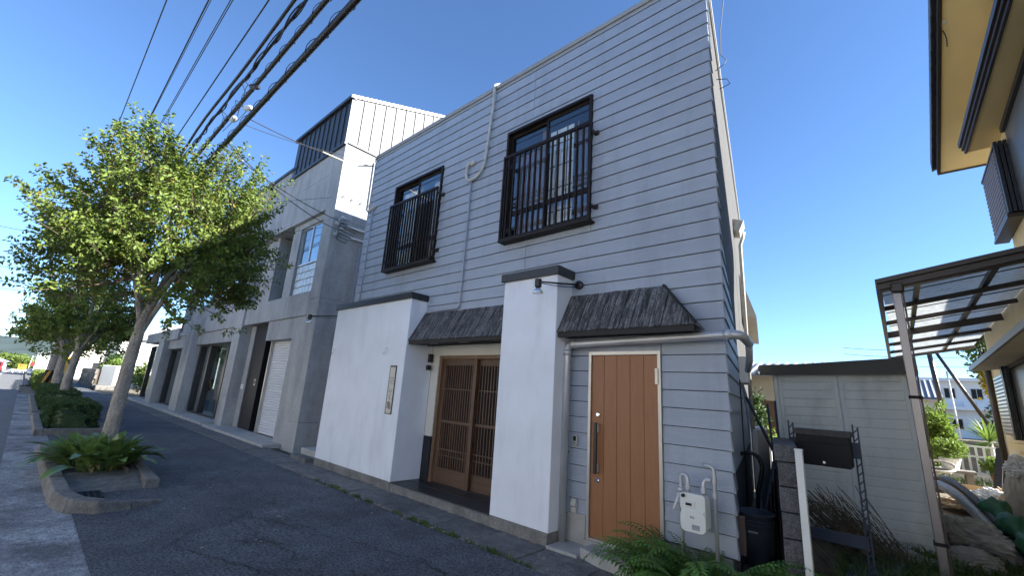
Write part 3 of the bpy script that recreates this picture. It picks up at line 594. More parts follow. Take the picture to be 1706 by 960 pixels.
for ch, zz, m, sz in (('花', 1.63, 'fadedink', .13), ('い', 1.475, 'ink', .085), ('く', 1.375, 'ink', .11), ('亀', 1.24, 'ink', .13)): text3(sg, ch, (-6.25, 4.0475, zz), sz, m)
# ---- gas meter
gm = root('gas_meter', 'white gas meter with galvanised pipes on the siding above the ferns', 'gas meter', (-1.49, 4.2, 0))
def rrect(x0, x1, z0, z1, r, n=5):
    P = []
    for cx, cz, a0 in ((x1-r, z1-r, 0), (x0+r, z1-r, 90), (x0+r, z0+r, 180), (x1-r, z0+r, 270)):
        for i in range(n+1): a = rad(a0+90*i/n); P.append((cx+r*math.cos(a), cz+r*math.sin(a)))
    return P
MB().prism(rrect(-1.602, -1.392, .50, .79, .045), lambda u, v, d: (u, d, v), 4.135, 4.27).build('meter_body', 'meterwhite', gm, bevel=.008)
MB().prism(rrect(-1.605, -1.389, .49, .665, .05), lambda u, v, d: (u, d, v), 4.12, 4.134).build('meter_cover', 'meterwhite', gm, bevel=.005)
MB().prism(rrect(-1.605, -1.389, .655, .80, .03), lambda u, v, d: (u, d, v), 4.125, 4.1345).build('meter_head', 'meterwhite', gm, bevel=.004)
md = box('meter_window', 'meterwhite', gm, -1.565, -1.475, 4.118, 4.1245, .685, .735, bevel=.003); box('meter_dial', 'ink', md, -1.553, -1.50, 4.1165, 4.1178, .70, .722)
MB().lathe([(.015, 0), (.015, .02)], (-1.572, 4.125, .775), 10, (0, -1, 0)).build('meter_knob', 'ink', gm)
box('meter_label', 'meterlabel', gm, -1.505, -1.44, 4.1175, 4.1195, .515, .555); text3(gm, 'N.I', (-1.50, 4.1175, .61), .03, 'ink')
gz = 'steelpipe'
tube('meter_pipe', gz, gm, [(-1.43, 4.22, .79), (-1.43, 4.22, .86)] + arc((-1.43, 4.22, .875), (-1.43, 4.23, .92), (-1.40, 4.24, .92), 4) + [(-1.35, 4.25, .92)], .017, 10)
tube('meter_pipe', gz, gm, [(-1.345, 4.25, .0), (-1.345, 4.25, .97)] + arc((-1.345, 4.25, .99), (-1.345, 4.25, 1.03), (-1.385, 4.25, 1.035), 4) + [(-1.44, 4.26, 1.04)], .016, 10)
tube('meter_pipe', gz, gm, [(-1.565, 4.22, .79), (-1.565, 4.22, .87)] + arc((-1.565, 4.22, .88), (-1.568, 4.22, .935), (-1.60, 4.23, .935), 4) + arc((-1.605, 4.23, .935), (-1.635, 4.24, .935), (-1.635, 4.24, .89), 4) + [(-1.635, 4.24, .80), (-1.635, 4.25, .0)], .017, 10)
tube('valve_lever', 'whitepvc', gm, [(-1.635, 4.20, .78), (-1.68, 4.17, .63)], .012, 8)
MB().lathe([(.03, -.015), (.034, .0), (.028, .02)], (-1.635, 4.23, .80), 14).build('valve', gz, gm, smooth=True)
for c, ax in (((-1.345, 4.25, .92), (0, 0, 1)), ((-1.345, 4.25, .80), (0, 0, 1)), ((-1.565, 4.22, .84), (0, 0, 1)), ((-1.43, 4.22, .83), (0, 0, 1)), ((-1.39, 4.24, .92), (1, 0, 0))): MB().lathe([(.023, -.022), (.023, .022)], c, 12, ax).build('pipe_union', gz, gm)
# ---- step stone at orange door
stn = MB().prism([(-2.62, 4.10), (-2.35, 4.02), (-2.02, 4.0), (-1.98, 4.22), (-2.1, 4.32), (-2.6, 4.33)], lambda u, v, d: (u, v, d), -.03, .10).build('step_stone', 'concretelight', None, bevel=.015)
tag(stn, 'rough pale stone step in front of the orange door', 'step')
apn = MB().prism([(-2.99, 4.03), (-2.62, 4.05), (-2.62, 4.39), (-2.99, 4.39)], lambda u, v, d: (u, v, d), -.03, .035).build('concrete_patch', 'concretelight', None, bevel=.006); struct(apn)
stp = root('side_step', 'low pale concrete steps in the gap left of the white wall', 'step', (-9.1, 4.3, 0))
box('upper_step', 'concretelight', stp, -9.5, -8.62, 4.2, 5.4, -.02, .20, bevel=.01); box('lower_step', 'paver', stp, -9.45, -8.75, 3.98, 4.195, -.02, .09, bevel=.01)
# ================================================================== CONCRETE BUILDING
YC = 4.35
cb = root('concrete_building', 'exposed-concrete two-storey building with dark metal penthouse, left of the shop', 'building', (-17, YC, 0))
def panels(name, m, xs, y0, y1, zs, j=.003):
    for a, b in zip(xs, xs[1:]):
        for c, d in zip(zs, zs[1:]): box(name, m, cb, a+j, b-j, y0, y1, c+j, d-j, bevel=.003)
# right flank (formwork panels)
ys = [4.35, 5.6, 7.4, 9.2, 12.0]; zs = [-.05, .62, 3.52, 5.6, 7.70]
for a, b in zip(ys, ys[1:]):
    for c, d in zip(zs, zs[1:]): box('flank_panel', 'concrete', cb, -10.80, -10.24, a+.003, b-.003, c+.003, d-.003, bevel=.004)
box('flank_core', 'plinth', cb, -10.78, -10.26, 4.37, 11.98, -.04, 7.68)
box('upper_core', 'concrete', cb, -24.0, -10.82, 6.2, 12.0, 3.1, 7.98)
box('left_end_wall', 'concrete', cb, -24.05, -23.7, YC, 12.0, 3.3, 7.98)
panels('parapet_panel', 'concrete', [-24, -21.4, -18.6, -15.6, -13.05, -10.805], YC, 4.72, [5.93, 7.0, 8.0])
box('parapet_cap', 'zincdark', cb, -24.08, -13.4, YC-.05, 4.9, 8.0, 8.09)
box('roof_slab', 'concrete', cb, -24, -10.82, 4.73, 6.2, 5.95, 6.2)
panels('floor_band', 'concrete', [-24, -21.4, -18.6, -16.1], YC, 4.75, [3.12, 3.74])
panels('floor_band', 'concrete', [-15.4, -13.05, -10.805], YC, 4.75, [3.12, 3.74])
box('balcony_slab', 'concrete', cb, -24, -10.82, 4.76, 6.2, 3.2, 3.5)
# window bay
wp = MB().box(-12.95, -12.42, 4.45, 4.75, 3.745, 5.925).box(-10.98, -10.805, 4.45, 4.75, 3.745, 5.925).box(-12.42, -10.98, 4.45, 4.75, 5.76, 5.925).box(-12.42, -10.98, 4.47, 4.75, 3.745, 3.80)
wp.build('window_bay_wall', 'concrete', cb)
box('bay_side_wall', 'concrete', cb, -12.94, -12.84, 4.751, 6.19, 3.5, 5.925)
wf = MB().box(-12.41, -10.99, 4.50, 4.56, 4.63, 4.68).box(-12.41, -10.99, 4.50, 4.56, 5.71, 5.76).box(-12.41, -12.37, 4.50, 4.56, 4.68, 5.71).box(-11.03, -10.99, 4.50, 4.56, 4.68, 5.71).box(-11.74, -11.66, 4.49, 4.55, 4.68, 5.71).build('window', 'alu', cb)
box('pane', 'glass', wf, -12.37, -11.74, 4.53, 4.535, 4.68, 5.71); 
mp_ = mat('mirrorpane', (0.30, 0.33, 0.36), 0.03, metal=0.0, var=0.0, spec=1.0); box('pane', 'shopglass', wf, -11.66, -11.03, 4.51, 4.515, 4.68, 5.71)
box('room_back', 'dark', wf, -12.4, -11.0, 4.72, 4.74, 4.65, 5.75)
gbk = box('glass_block_wall', 'alu', cb, -12.41, -10.99, 4.56, 4.60, 3.80, 4.63)
for i in range(7):
    for j in range(4):
        a = -12.40+1.40*i/7; c = 3.81+.81*j/4
        box('glass_block', 'glassblock', gbk, a+.008, a+.192, 4.515, 4.56, c+.008, c+.194, bevel=.012)
# deep recess left of the bay, second panel, further bays
box('recess_wall', 'concrete', cb, -15.4, -14.3, 4.55, 4.75, 3.745, 5.925)
box('recess_fin', 'concrete', cb, -14.42, -14.3, 4.752, 6.19, 3.5, 5.925)
box('recess_window', 'shopglass', cb, -14.29, -12.95, 6.1, 6.12, 3.9, 5.8)
box('column', 'concrete', cb, -16.1, -15.4, 4.29, 4.8, -.05, 5.925, bevel=.006)
box('upper_wall', 'concrete', cb, -23.69, -16.11, 4.55, 4.75, 3.745, 5.925)
for a, b in ((-19.4, -17.2), (-22.8, -20.6)):
    w_ = box('window', 'zincdark', cb, a, b, 4.50, 4.549, 4.3, 5.7); box('pane', 'shopglass', w_, a+.05, b-.05, 4.49, 4.495, 4.35, 5.65)
# ground floor
box('shutter_jamb', 'concrete', cb, -11.52, -10.805, 4.38, 4.9, -.05, 3.115)
box('shutter_lintel', 'concrete', cb, -13.36, -11.525, 4.39, 4.8, 2.58, 3.115)
st = box('roller_shutter', 'alu', cb, -13.36, -13.30, 4.55, 4.70, .05, 2.58)
for i in range(36):
    z = .09+i*.069; MB().prism([(4.640, z+.001), (4.622, z+.02), (4.618, z+.05), (4.636, z+.067), (4.66, z+.067), (4.66, z+.001)], lambda u, v, d: (d, u, v), -13.30, -11.53).build('shutter_slat', 'shutter', st)
box('entrance_void', 'blackpanel', cb, -13.99, -13.365, 5.6, 5.65, .05, 3.2)
box('void_cheek', 'blackpanel', cb, -13.42, -13.365, 4.71, 5.6, .05, 3.2)
bd = box('dark_door_panel', 'blackpanel', cb, -14.97, -13.99, 4.62, 4.70, .08, 3.2); box('void_return', 'blackpanel', bd, -14.06, -13.99, 4.701, 5.6, .08, 3.2)
box('intercom_plate', 'alu', bd, -14.30, -14.18, 4.605, 4.619, 1.32, 1.5); box('intercom_speaker', 'ink', bd, -14.27, -14.21, 4.600, 4.6045, 1.36, 1.46)
box('entry_panel', 'concrete', cb, -15.395, -14.975, 4.60, 4.8, -.05, 3.115)
box('letter_slot', 'whitepvc', cb, -15.28, -15.05, 4.57, 4.599, 1.18, 1.32, bevel=.01)
box('head_wall', 'concrete', cb, -21.0, -16.11, 4.40, 4.8, 2.66, 3.115)
for a, b in ((-22.2, -21.0), (-27.4, -26.2)): box('column', 'concrete', cb, a, b, 4.22, 5.3, -.05, 3.5, bevel=.006)
box('canopy_beam', 'concrete', cb, -31.6, -24.06, 4.30, 5.2, 3.0, 3.5); box('canopy_roof', 'concrete', cb, -31.6, -24.06, 5.21, 12, 3.2, 3.5)
box('head_wall', 'concrete', cb, -26.2, -22.2, 4.42, 4.8, 2.6, 3.115)
def shopfront(x0, x1, muls, z1=2.65):
    f = MB().box(x0, x1, 4.62, 4.72, .10, .16).build('shop_window', 'blackmetal', cb); MB().box(x0, x1, 4.62, 4.72, z1-.05, z1).build('frame_head', 'blackmetal', f)
    for m_ in muls: box('mullion', 'blackmetal', f, m_-.10, m_+.10, 4.56, 4.76, .16, z1-.05)
    q = [x0]+list(muls)+[x1]
    for a, b in zip(q, q[1:]):
        if b-a > .25: box('pane', 'shopglass', f, a+.1, b-.1, 4.66, 4.668, .16, z1-.05)
shopfront(-21.0, -16.1, (-20.85, -19.5, -17.3), 2.66); shopfront(-26.2, -22.2, (-26.0, -22.5), 2.6); shopfront(-31.5, -27.4, (-31.3, -29.6), 2.9)
box('shop_back_wall', 'concretelight', cb, -31.5, -15.5, 8.0, 8.1, 0, 3.1); box('shop_floor', 'concretelight', cb, -31.5, -15.5, 4.73, 8.0, -.02, .09)
box('shop_ceiling', 'concrete', cb, -24, -15.5, 4.81, 8.0, 3.0, 3.1)
for (xx, yy, h) in ((-17.2, 5.6, .8), (-19.0, 6.1, .75), (-20.2, 5.4, 1.0)): box('display_stand', 'whitepvc', cb, xx-.3, xx+.3, yy-.25, yy+.25, .09, h)
box('entry_apron', 'concretelight', cb, -16.1, -11.0, 3.98, 4.62, -.02, .075, bevel=.008); box('shop_sill', 'concretelight', cb, -31.6, -16.4, 4.02, 4.62, -.02, .095, bevel=.008)
# metal clad penthouse
pt = box('penthouse', 'zincdark', cb, -13.74, -10.24, 4.36, 4.7, 7.72, 9.02)
MB().prism([(4.36, 7.72), (11.8, 7.72), (11.8, 11.75), (4.36, 9.04)], lambda u, v, d: (d, u, v), -13.7, -10.26).build('penthouse_body', 'zincdark', cb)
for i in range(11):
    a = -13.76+3.52*i/11; b = -13.76+3.52*(i+1)/11; box('metal_panel', 'zincdark', pt, a+.012, b-.012, 4.335, 4.358, 7.73, 9.0); box('standing_seam', 'zincdark', pt, b-.012, b+.012, 4.31, 4.358, 7.72, 9.0)
yv = 4.34
for i in range(20):
    a, b = yv, yv+.325; zt = lambda y: 9.03+(y-4.34)*.365
    MB().hexa([(-10.255, a+.01, 7.76), (-10.225, a+.01, 7.76), (-10.225, b-.01, 7.76), (-10.255, b-.01, 7.76), (-10.255, a+.01, zt(a)), (-10.225, a+.01, zt(a)), (-10.225, b-.01, zt(b)), (-10.255, b-.01, zt(b))]).build('metal_panel', 'zinc', pt)
    MB().hexa([(-10.255, b-.01, 7.75), (-10.195, b-.01, 7.75), (-10.195, b+.01, 7.75), (-10.255, b+.01, 7.75), (-10.255, b-.01, zt(b)), (-10.195, b-.01, zt(b)), (-10.195, b+.01, zt(b)), (-10.255, b+.01, zt(b))]).build('standing_seam', 'zincdark', pt)
    yv = b
MB().bar((-10.22, 4.30, 9.07), (-10.22, 11.6, 9.07+.365*7.3), .10, .07).build('verge_trim', 'alu', pt)
box('eave_trim', 'zincdark', pt, -13.84, -10.2, 4.26, 4.42, 9.03, 9.12); box('base_trim', 'zincdark', pt, -13.8, -10.2, 4.29, 4.36, 7.64, 7.715)
box('base_trim', 'zincdark', pt, -10.262, -10.19, 4.30, 11.5, 7.70, 7.748)
tube('roof_gutter_end', 'zincdark', cb, [(-15.4, 4.26, 8.02), (-15.4, 4.24, 7.9), (-15.35, 4.3, 7.8)], .05, 8)
# service pipes and insulators on the flank
ins = root('service_bracket', 'cluster of insulators and grey conduits where wires meet the concrete flank', 'bracket', (-10.2, 4.7, 5.3))
for q, (dy, z) in enumerate(((.10, 5.45), (.22, 5.18))):
    tube('conduit', 'whitepvc', ins, [(-10.20, 4.62+dy, z), (-10.18, 5.2, z), (-10.18, 5.65, z-.03)] + arc((-10.18, 5.7, z-.03), (-10.18, 5.85, z-.05), (-10.18, 5.85, z-.2), 4) + [(-10.18, 5.85, z-.6)], .03, 8)
for q in range(6):
    MB().lathe([(.03, 0), (.045, .03), (.03, .05), (.045, .08), (.02, .11)], (-10.16, 4.48+.06*(q % 3), 5.15+.09*q), 10, (.4, -1, .1*q-.2)).build('insulator', 'splice', ins)
    tube('loop_wire', 'wire', ins, arc((-10.14, 4.5+.05*q, 5.1+.1*q), (-10.0, 4.3-.05*q, 4.95+.1*q), (-10.16, 4.75+.05*q, 5.0+.08*q), 6), .008, 5)
for q in range(3): tube('loop_wire', 'wire', ins, [(-10.22, 4.45+.25*q, 6.15), (-10.12, 4.55+.25*q, 6.28), (-10.12, 4.68+.25*q, 6.2), (-10.18, 4.62+.25*q, 6.02), (-10.22, 4.8+.2*q, 5.98)], .009, 5)
tube('drop_conduit', 'greypvc', ins, [(-10.2, 5.15, 5.0), (-10.2, 5.15, .3)], .018, 6)
box('meter_box', 'whitepvc', ins, -10.23, -10.1, 5.2, 5.45, 1.2, 1.62, bevel=.01)

# ================================================================== STREET TREES
def make_tree(label, base, fork, cc, cr, nsh, per, lsize, seed, trunk_r, spikes, lean=(0, 0), twigs=True):
    rg = np.random.default_rng(seed); rr = random.Random(seed)
    t = root('street_tree', label, 'tree', (base[0], base[1], 0), 'street trees along the kerb'); B = Vector((base[0], base[1], 0))
    F = B + Vector((lean[0], lean[1], fork)); n = 42; pts = []; rs = []
    for i in range(n):
        k = i/(n-1); pts.append(B.lerp(F, k) + Vector((.03*math.sin(k*5+seed), .03*math.cos(k*4), 0))); rs.append(trunk_r*(1.25-.25*min(1, k*6)-.30*k))
    tm = MB().tube(pts, rs, 30); ns = 30
    for vi in range(n*ns):
        ri, ci = divmod(vi, ns); p0 = pts[ri]; d0 = Vector(tm.v[vi])-p0; a_ = 2*math.pi*ci/ns; z_ = ri*fork/n
        k_ = 1 + .045*math.sin(9*a_+2.2*math.sin(z_*7+a_)) + .035*math.sin(15*a_+z_*11) + .03*math.sin(4*a_-z_*5) + rr.uniform(-.03, .03)
        tm.v[vi] = tuple(p0 + d0*k_)
    trunk = tm.build('trunk', 'bark', t, smooth=True)
    C = Vector(cc); limb_pts = []
    for i in range(7):
        a = 2*math.pi*i/7+rr.uniform(-.3, .3); e = Vector((math.cos(a)*cr[0]*.62, math.sin(a)*cr[1]*.62, rr.uniform(-.1, .65)*cr[2])) + C
        if i == 0: e = C + Vector((0, 0, cr[2]*.75))
        st_ = B.lerp(F, rr.uniform(.80, 1.0)); mid = st_.lerp(e, .5) + Vector((0, 0, .25*cr[2]*rr.uniform(.2, 1))) - Vector((e.x-st_.x, e.y-st_.y, 0))*.18
        p = arc(st_, mid, e, 7); r0 = trunk_r*rr.uniform(.42, .6) if i else trunk_r*.62
        MB().tube(p, [r0*(1-.8*k/7) for k in range(8)], 8).build('limb', 'bark', trunk, smooth=True); limb_pts += p[2:]
    # shoots
    LP, LD = [], []; tw = MB()
    LPn = np.array([tuple(q) for q in limb_pts])
    for i in range(nsh):
        d = rg.normal(0, 1, 3); d /= np.linalg.norm(d)
        if d[2] < -.55: d[2] *= .4; d /= np.linalg.norm(d)
        lump = 1 + .27*math.sin(3.1*math.atan2(d[1], d[0])+seed) * math.cos(2.3*d[2]+seed) + .12*math.sin(7*d[0]+5*d[2])
        q = rg.uniform(.32, .92)**.55*lump; st0 = np.array(cc) + d*np.array(cr)*q
        out = d*np.array([1, 1, .8]) + np.array([0, 0, .55]) + rg.normal(0, .35, 3); out /= np.linalg.norm(out)
        L = rg.uniform(.35, .75)*cr[0]*.42
        if i < spikes: L *= rg.uniform(1.2, 1.9); st0 = np.array(cc) + d*np.array(cr)*rg.uniform(.8, 1.0); st0[2] += .05
        en_ = st0 + out*L; k = np.linspace(0, 1, per) + rg.normal(0, .02, per)
        P = st0 + out*L*k[:, None]; P[:, 2] += .12*L*np.sin(k*2.5)
        ang = np.arange(per)*2.4+rg.uniform(0, 6); u = np.cross(out, [.3, .5, .8]); u /= np.linalg.norm(u); v = np.cross(out, u)
        Dl = out*.5 + u*np.cos(ang)[:, None] + v*np.sin(ang)[:, None]
        LP.append(P + Dl*.02); LD.append(Dl)
        if twigs and (i < spikes or i % 3 == 0):
            j = np.argmin(np.sum((LPn-st0)**2, 1)); s0 = LPn[j]
            tw.tube([s0, (s0+st0)/2 + np.array([0, 0, -.05]), st0, en_], [.014, .010, .007, .003], 4, cap=False)
    if twigs: tw.build('twigs', 'twig', t, fix=False)
    P = np.concatenate(LP); D = np.concatenate(LD); V, Fc = leaves(P, D, lsize, rg, upb=.9)
    V -= np.array([base[0], base[1], 0])
    me = npmesh('crown', V, Fc, ['leafA', 'leafB', 'leafY']); nl = len(P)
    mi = rg.choice([0, 0, 0, 1, 1, 1, 1, 2], nl); mi = np.where((mi == 2) & (rg.random(nl) < .75), 0, mi)
    me.polygons.foreach_set('material_index', np.concatenate([mi, mi]).astype(np.int32)); me.update()
    c = bpy.data.objects.new('crown', me); link(c, t)
    return t
make_tree('broad leafy maple in the kerbed planter with strap-leaved plant, nearest street tree', (-9.8, 1.14), 2.55, (-9.72, 1.22, 3.82), (1.58, 1.50, 1.66), 1320, 30, .072, 11, .108, 150, lean=(.14, .08))
make_tree('smaller maple behind the first, rising out of the clipped hedge', (-22.0, 1.1), 2.2, (-22, 1.2, 3.3), (1.6, 1.4, 1.55), 520, 20, .12, 23, .15, 30, lean=(.15, .1))
make_tree('farther maple beside the striped utility pole', (-31.5, 1.25), 2.0, (-31.5, 1.25, 3.4), (1.9, 1.6, 1.7), 420, 18, .15, 31, .20, 20, lean=(.1, 0))
# ---- aspidistra under the first tree
def blade(L, w, bend, tilt, twist, seed):
    rr = random.Random(seed); mb = MB(); n = 7; x = z = 0; a = tilt
    prof = [.10, .42, .85, 1.0, .92, .62, .05]
    pts = []
    for i in range(n):
        pts.append((x, z, a)); x += math.cos(a)*L/(n-1); z += math.sin(a)*L/(n-1); a -= bend/(n-1)*(.5+i/(n-1))
    for i, (px_, pz_, aa) in enumerate(pts):
        ww = w*prof[i]; k = .25*ww; mb.v += [(px_-math.sin(aa)*k, -ww+twist*i*.004, pz_+math.cos(aa)*k), (px_, twist*i*.004, pz_), (px_-math.sin(aa)*k, ww+twist*i*.004, pz_+math.cos(aa)*k)]
    for i in range(n-1):
        for j in (0, 1): q = 3*i+j; mb.f.append((q, q+1, q+4, q+3))
    return mb
asp = root('strap_leaf_plant', 'clump of broad strap leaves, some browned, around the near tree trunk', 'plant', (-9.25, 1.08, .08))
am = [blade(.55+.035*i, .074+.006*(i % 3), .5+.26*i, 1.32-.10*i, (-1)**i, i).mesh('leaf', 'aspid') for i in range(6)]
ab = [blade(.52, .042, 1.9, .9, 1, 20+i).mesh('leaf', 'aspidbrown') for i in range(2)]
for q in am+ab: q.shade_smooth()
for i in range(330):
    r = rnd.random()**.6*.66; a = rnd.uniform(0, 2*math.pi); px_, py_ = -9.3+r*1.10*math.cos(a), 1.06+r*.50*math.sin(a)
    if (px_+9.8)**2+(py_-1.14)**2 < .04: continue
    dr = math.atan2((py_-1.06), (px_+9.3)*.8)+rnd.uniform(-.6, .6); edge = r > .5
    me = rnd.choice(ab) if rnd.random() < (.20 if edge else .06) else (rnd.choice(am[2:]) if edge else rnd.choice(am[:4]))
    s = rnd.uniform(.62, 1.0); inst(me, 'leaf', asp, (px_, py_, .08), (rnd.uniform(-.3, .3), rnd.uniform(-.2, .25), dr), (s, s*rnd.uniform(.8, 1.15), s))
# ---- hedges
def hedge(label, x0, x1, y0, y1, h, n, size, m, seed, kerb=True):
    rg = np.random.default_rng(seed); r = root('clipped_hedge', label, 'hedge', ((x0+x1)/2, (y0+y1)/2, 0), 'clipped hedges along the kerb'); c = np.array([(x0+x1)/2, (y0+y1)/2, 0])
    U = rg.uniform(-1, 1, (n, 3)); f = rg.integers(0, 5, n); s = np.array([(x1-x0)/2, (y1-y0)/2, h/2])
    ar = np.array([s[1]*s[2], s[1]*s[2], s[0]*s[2], s[0]*s[2], s[0]*s[1]*1.6]); f = rg.choice(5, n, p=ar/ar.sum()); dep = 1-np.abs(rg.normal(0, .10, n))
    for i in range(n):
        ax = (0, 0, 1, 1, 2)[f[i]]; sg_ = (1, -1, 1, -1, 1)[f[i]]; U[i, ax] = sg_*dep[i]
    e = np.abs(U).copy(); nn = np.sum(e**6, 1)**(1/6); U = U/np.maximum(1, nn)[:, None]
    P = U*s*(1+.05*np.sin(9*U[:, :1]*s[0])+.04*np.sin(13*U[:, 1:2]+3)) + np.array([0, 0, h/2+.06]); D = U*np.array([.6, .8, 1]) + rg.normal(0, .6, (n, 3)); D[:, 2] += .35
    V, Fc = leaves(P, D, size, rg, upb=.5, wid=.5); me = npmesh('foliage', V, Fc, m); link(bpy.data.objects.new('foliage', me), r)
    MB().hexa([(x0+.3, y0+.2, .02), (x1-.3, y0+.2, .02), (x1-.3, y1-.2, .02), (x0+.3, y1-.2, .02), (x0+.34, y0+.22, h-.16), (x1-.34, y0+.22, h-.16), (x1-.34, y1-.22, h-.16), (x0+.34, y1-.22, h-.16)]).build('branches', 'hedgeleaf', r)
    if kerb:
        for a, b, c_, d in ((x0-.3, x1+.3, .46, .61), (x0-.3, x1+.3, 1.58, 1.72)):
            k = a
            while k < b-.1: box('kerb_stone', 'kerb', r, k+.008, min(k+1.0, b)-.008, c_, d, -.03, .14, bevel=.015); k += 1.0
        for a in (x0-.3, x1+.15): box('kerb_stone', 'kerb', r, a, a+.15, .615, 1.575, -.03, .139, bevel=.015)
        box('hedge_soil', 'soil', r, x0-.15, x1+.15, .61, 1.58, -.02, .08)
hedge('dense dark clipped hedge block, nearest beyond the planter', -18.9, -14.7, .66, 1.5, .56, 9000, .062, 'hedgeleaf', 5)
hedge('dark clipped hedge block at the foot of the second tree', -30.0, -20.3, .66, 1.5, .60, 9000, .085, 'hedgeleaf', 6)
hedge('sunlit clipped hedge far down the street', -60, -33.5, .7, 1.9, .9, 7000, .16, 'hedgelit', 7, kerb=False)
# ---- weeds in the paving joint
wd = MB()
wc = [rnd.uniform(-7.6, -2.6) for _ in range(26)]
for i in range(620):
    x = rnd.choice(wc)+rnd.gauss(0, .06); y = 3.508+rnd.gauss(0, .012); h = rnd.uniform(.015, .07); a = rnd.uniform(0, 6.28); w_ = .009
    wd.quad((x-w_*math.cos(a), y-w_*math.sin(a), 0), (x+w_*math.cos(a), y+w_*math.sin(a), 0), (x+rnd.gauss(0, .025), y+rnd.gauss(0, .025), h))
tag(wd.build('joint_weeds', 'grass', fix=False), 'tiny weeds growing along the joint between asphalt and pavers', 'weeds', kind='stuff')
lf = MB()
for i in range(110):
    x = rnd.uniform(-9, -2.5); y = rnd.choice([rnd.gauss(3.47, .05), rnd.uniform(.8, 3.9), 4.0]); a = rnd.uniform(0, 6.28); s = rnd.uniform(.015, .032); z = .03
    c_, s_ = math.cos(a)*s, math.sin(a)*s; lf.quad((x-c_, y-s_, z), (x+s_*.6, y-c_*.6, z+.008), (x+c_, y+s_, z), (x-s_*.6, y+c_*.6, z+.006))
tag(lf.build('fallen_leaves', 'cardboard', fix=False), 'dry leaves scattered along the sidewalk', 'leaf litter', kind='stuff')
# ================================================================== OVERHEAD WIRES
def wire(label, y, za, zb, r, m='wire', wob=0, xa=26, xb=-33.2, sag=.0, name='overhead_wire', yb=None):
    pts = []; n = 90
    for i in range(n+1):
        k = i/n; x = xa+(xb-xa)*k; yy = y if yb is None else y+(yb-y)*k
        pts.append((x, yy+wob*.5*math.sin(k*61), za+(zb-za)*k-sag*4*k*(1-k)+wob*math.sin(k*83+1)))
    o = MB().tube(pts, r, 6).build(name, m, None, smooth=True); o.location = (0, 0, 0)
    return tag(o, label, 'wire', 'overhead street wires')
wire('leftmost thin power line over the street', .30, 9.25, 8.9, .012)
wire('thin power line second from left over the street', .78, 8.95, 7.75, .013)
wire('hair-thin line right of the second power line', .80, 8.25, 8.1, .006)
wire('upper line of the close pair of wires', 1.00, 7.98, 7.95, .008); wire('lower line of the close pair of wires', 1.015, 7.90, 7.88, .008)
wire('single thin line between the close pair and the wavy cable', 1.35, 7.60, 7.55, .012)
wire('wavy thick black cable above the tree', 1.30, 6.62, 6.2, .022, wob=.035)
tw_ = wire('twisted green-black cable bundle left of the two thick cables', 1.42, 6.52, 6.40, .020, wob=.018)
def helix(parent, y, za, zb, r, pitch, tr, x0=4, x1=-24, ph=0, nm='spiral_wrap', m='wire'):
    pts = []; n = int((x0-x1)/pitch*10)
    for i in range(n+1):
        x = x0+(x1-x0)*i/n; a = 2*math.pi*i/10+ph; k = (26-x)/(26+33.2); pts.append((x, y+r*math.cos(a), za+(zb-za)*k+r*math.sin(a)))
    MB().tube(pts, tr, 4, cap=False).build(nm, m, parent, fix=False)
helix(tw_, 1.42, 6.52, 6.40, .035, 1.3, .010); helix(tw_, 1.42, 6.52, 6.40, .032, 1.7, .008, ph=2)
t8 = wire('upper of the two thick black cables with spiral hangers', 1.5, 6.12, 6.19, .032); helix(t8, 1.5, 6.14, 6.21, .046, .55, .0045)
t9 = wire('lower thick black cable with spiral hangers, rightmost', 1.5, 5.56, 5.50, .036); helix(t9, 1.5, 5.59, 5.53, .055, .62, .005)
tb = MB().tube([(26, 1.5, 5.63), (-33, 1.5, 5.57)], .018, 6).build('messenger_strand', 'wire', t9, smooth=True)
def drop(label, a, c, b, r, m='wire'):
    return tag(tube('service_wire', m, None, arc(a, c, b, 14), r, 6), label, 'wire', 'service drop wires')
drop('upper drop wire from the cables to the concrete flank insulators', (-8.65, 1.45, 5.55), (-9.3, 3.0, 5.25), (-10.12, 4.45, 5.5), .009)
drop('lower drop wire from the cables to the concrete flank insulators', (-8.35, 1.45, 5.55), (-9.2, 3.0, 5.0), (-10.12, 4.5, 5.25), .009)
dw = drop('drop wire with pale sleeve reaching the shop roof corner', (-7.4, 1.5, 5.6), (-7.9, 3.0, 5.75), (-8.55, 4.36, 6.45), .008)
tube('sleeve', 'wirelight', dw, [(-7.93, 2.95, 5.89), (-8.15, 3.45, 6.02), (-8.35, 3.9, 6.18), (-8.52, 4.3, 6.42)], .017, 7)
drop('second thin drop wire to the shop roof corner', (-7.7, 1.5, 5.62), (-8.2, 3.0, 5.95), (-8.5, 4.36, 6.6), .006)
drop('faint thin wire crossing in front of the concrete parapet', (-16, 1.2, 6.0), (-13, 3.0, 6.1), (-10.15, 4.6, 6.25), .005)
drop('faint thin wire beside the recessed window bay', (-16, 1.2, 5.2), (-13.4, 3.0, 5.1), (-10.9, 4.44, 5.5), .005)
for i, (x, y, z, d) in enumerate(((-8.3, 1.5, 5.95, (1, -.1, -.25)), (-7.55, 1.52, 5.85, (1, .1, -.35)), (-7.35, 1.5, 6.15, (1, .2, -.4)))):
    sp_ = root('wire_splice', ('pale closure box on the cables nearest the tree', 'pale tapered closure between the two thick cables', 'dark small closure near the thick cables')[i], 'splice', (x, y, z), 'cable closures')
    MB().lathe([(.02, -.16), (.045, -.10), (.045, .10), (.02, .16)], (x, y, z), 10, d).build('closure', ('splice', 'splice', 'wire')[i], sp_)
    for q in range(3): tube('loop', 'wire', sp_, arc((x-.12, y, z), (x-.3-.1*q, y-.25+.2*q, z+.35), (x-.5, y-.02, z+.15-.1*q), 8), .0055, 5)
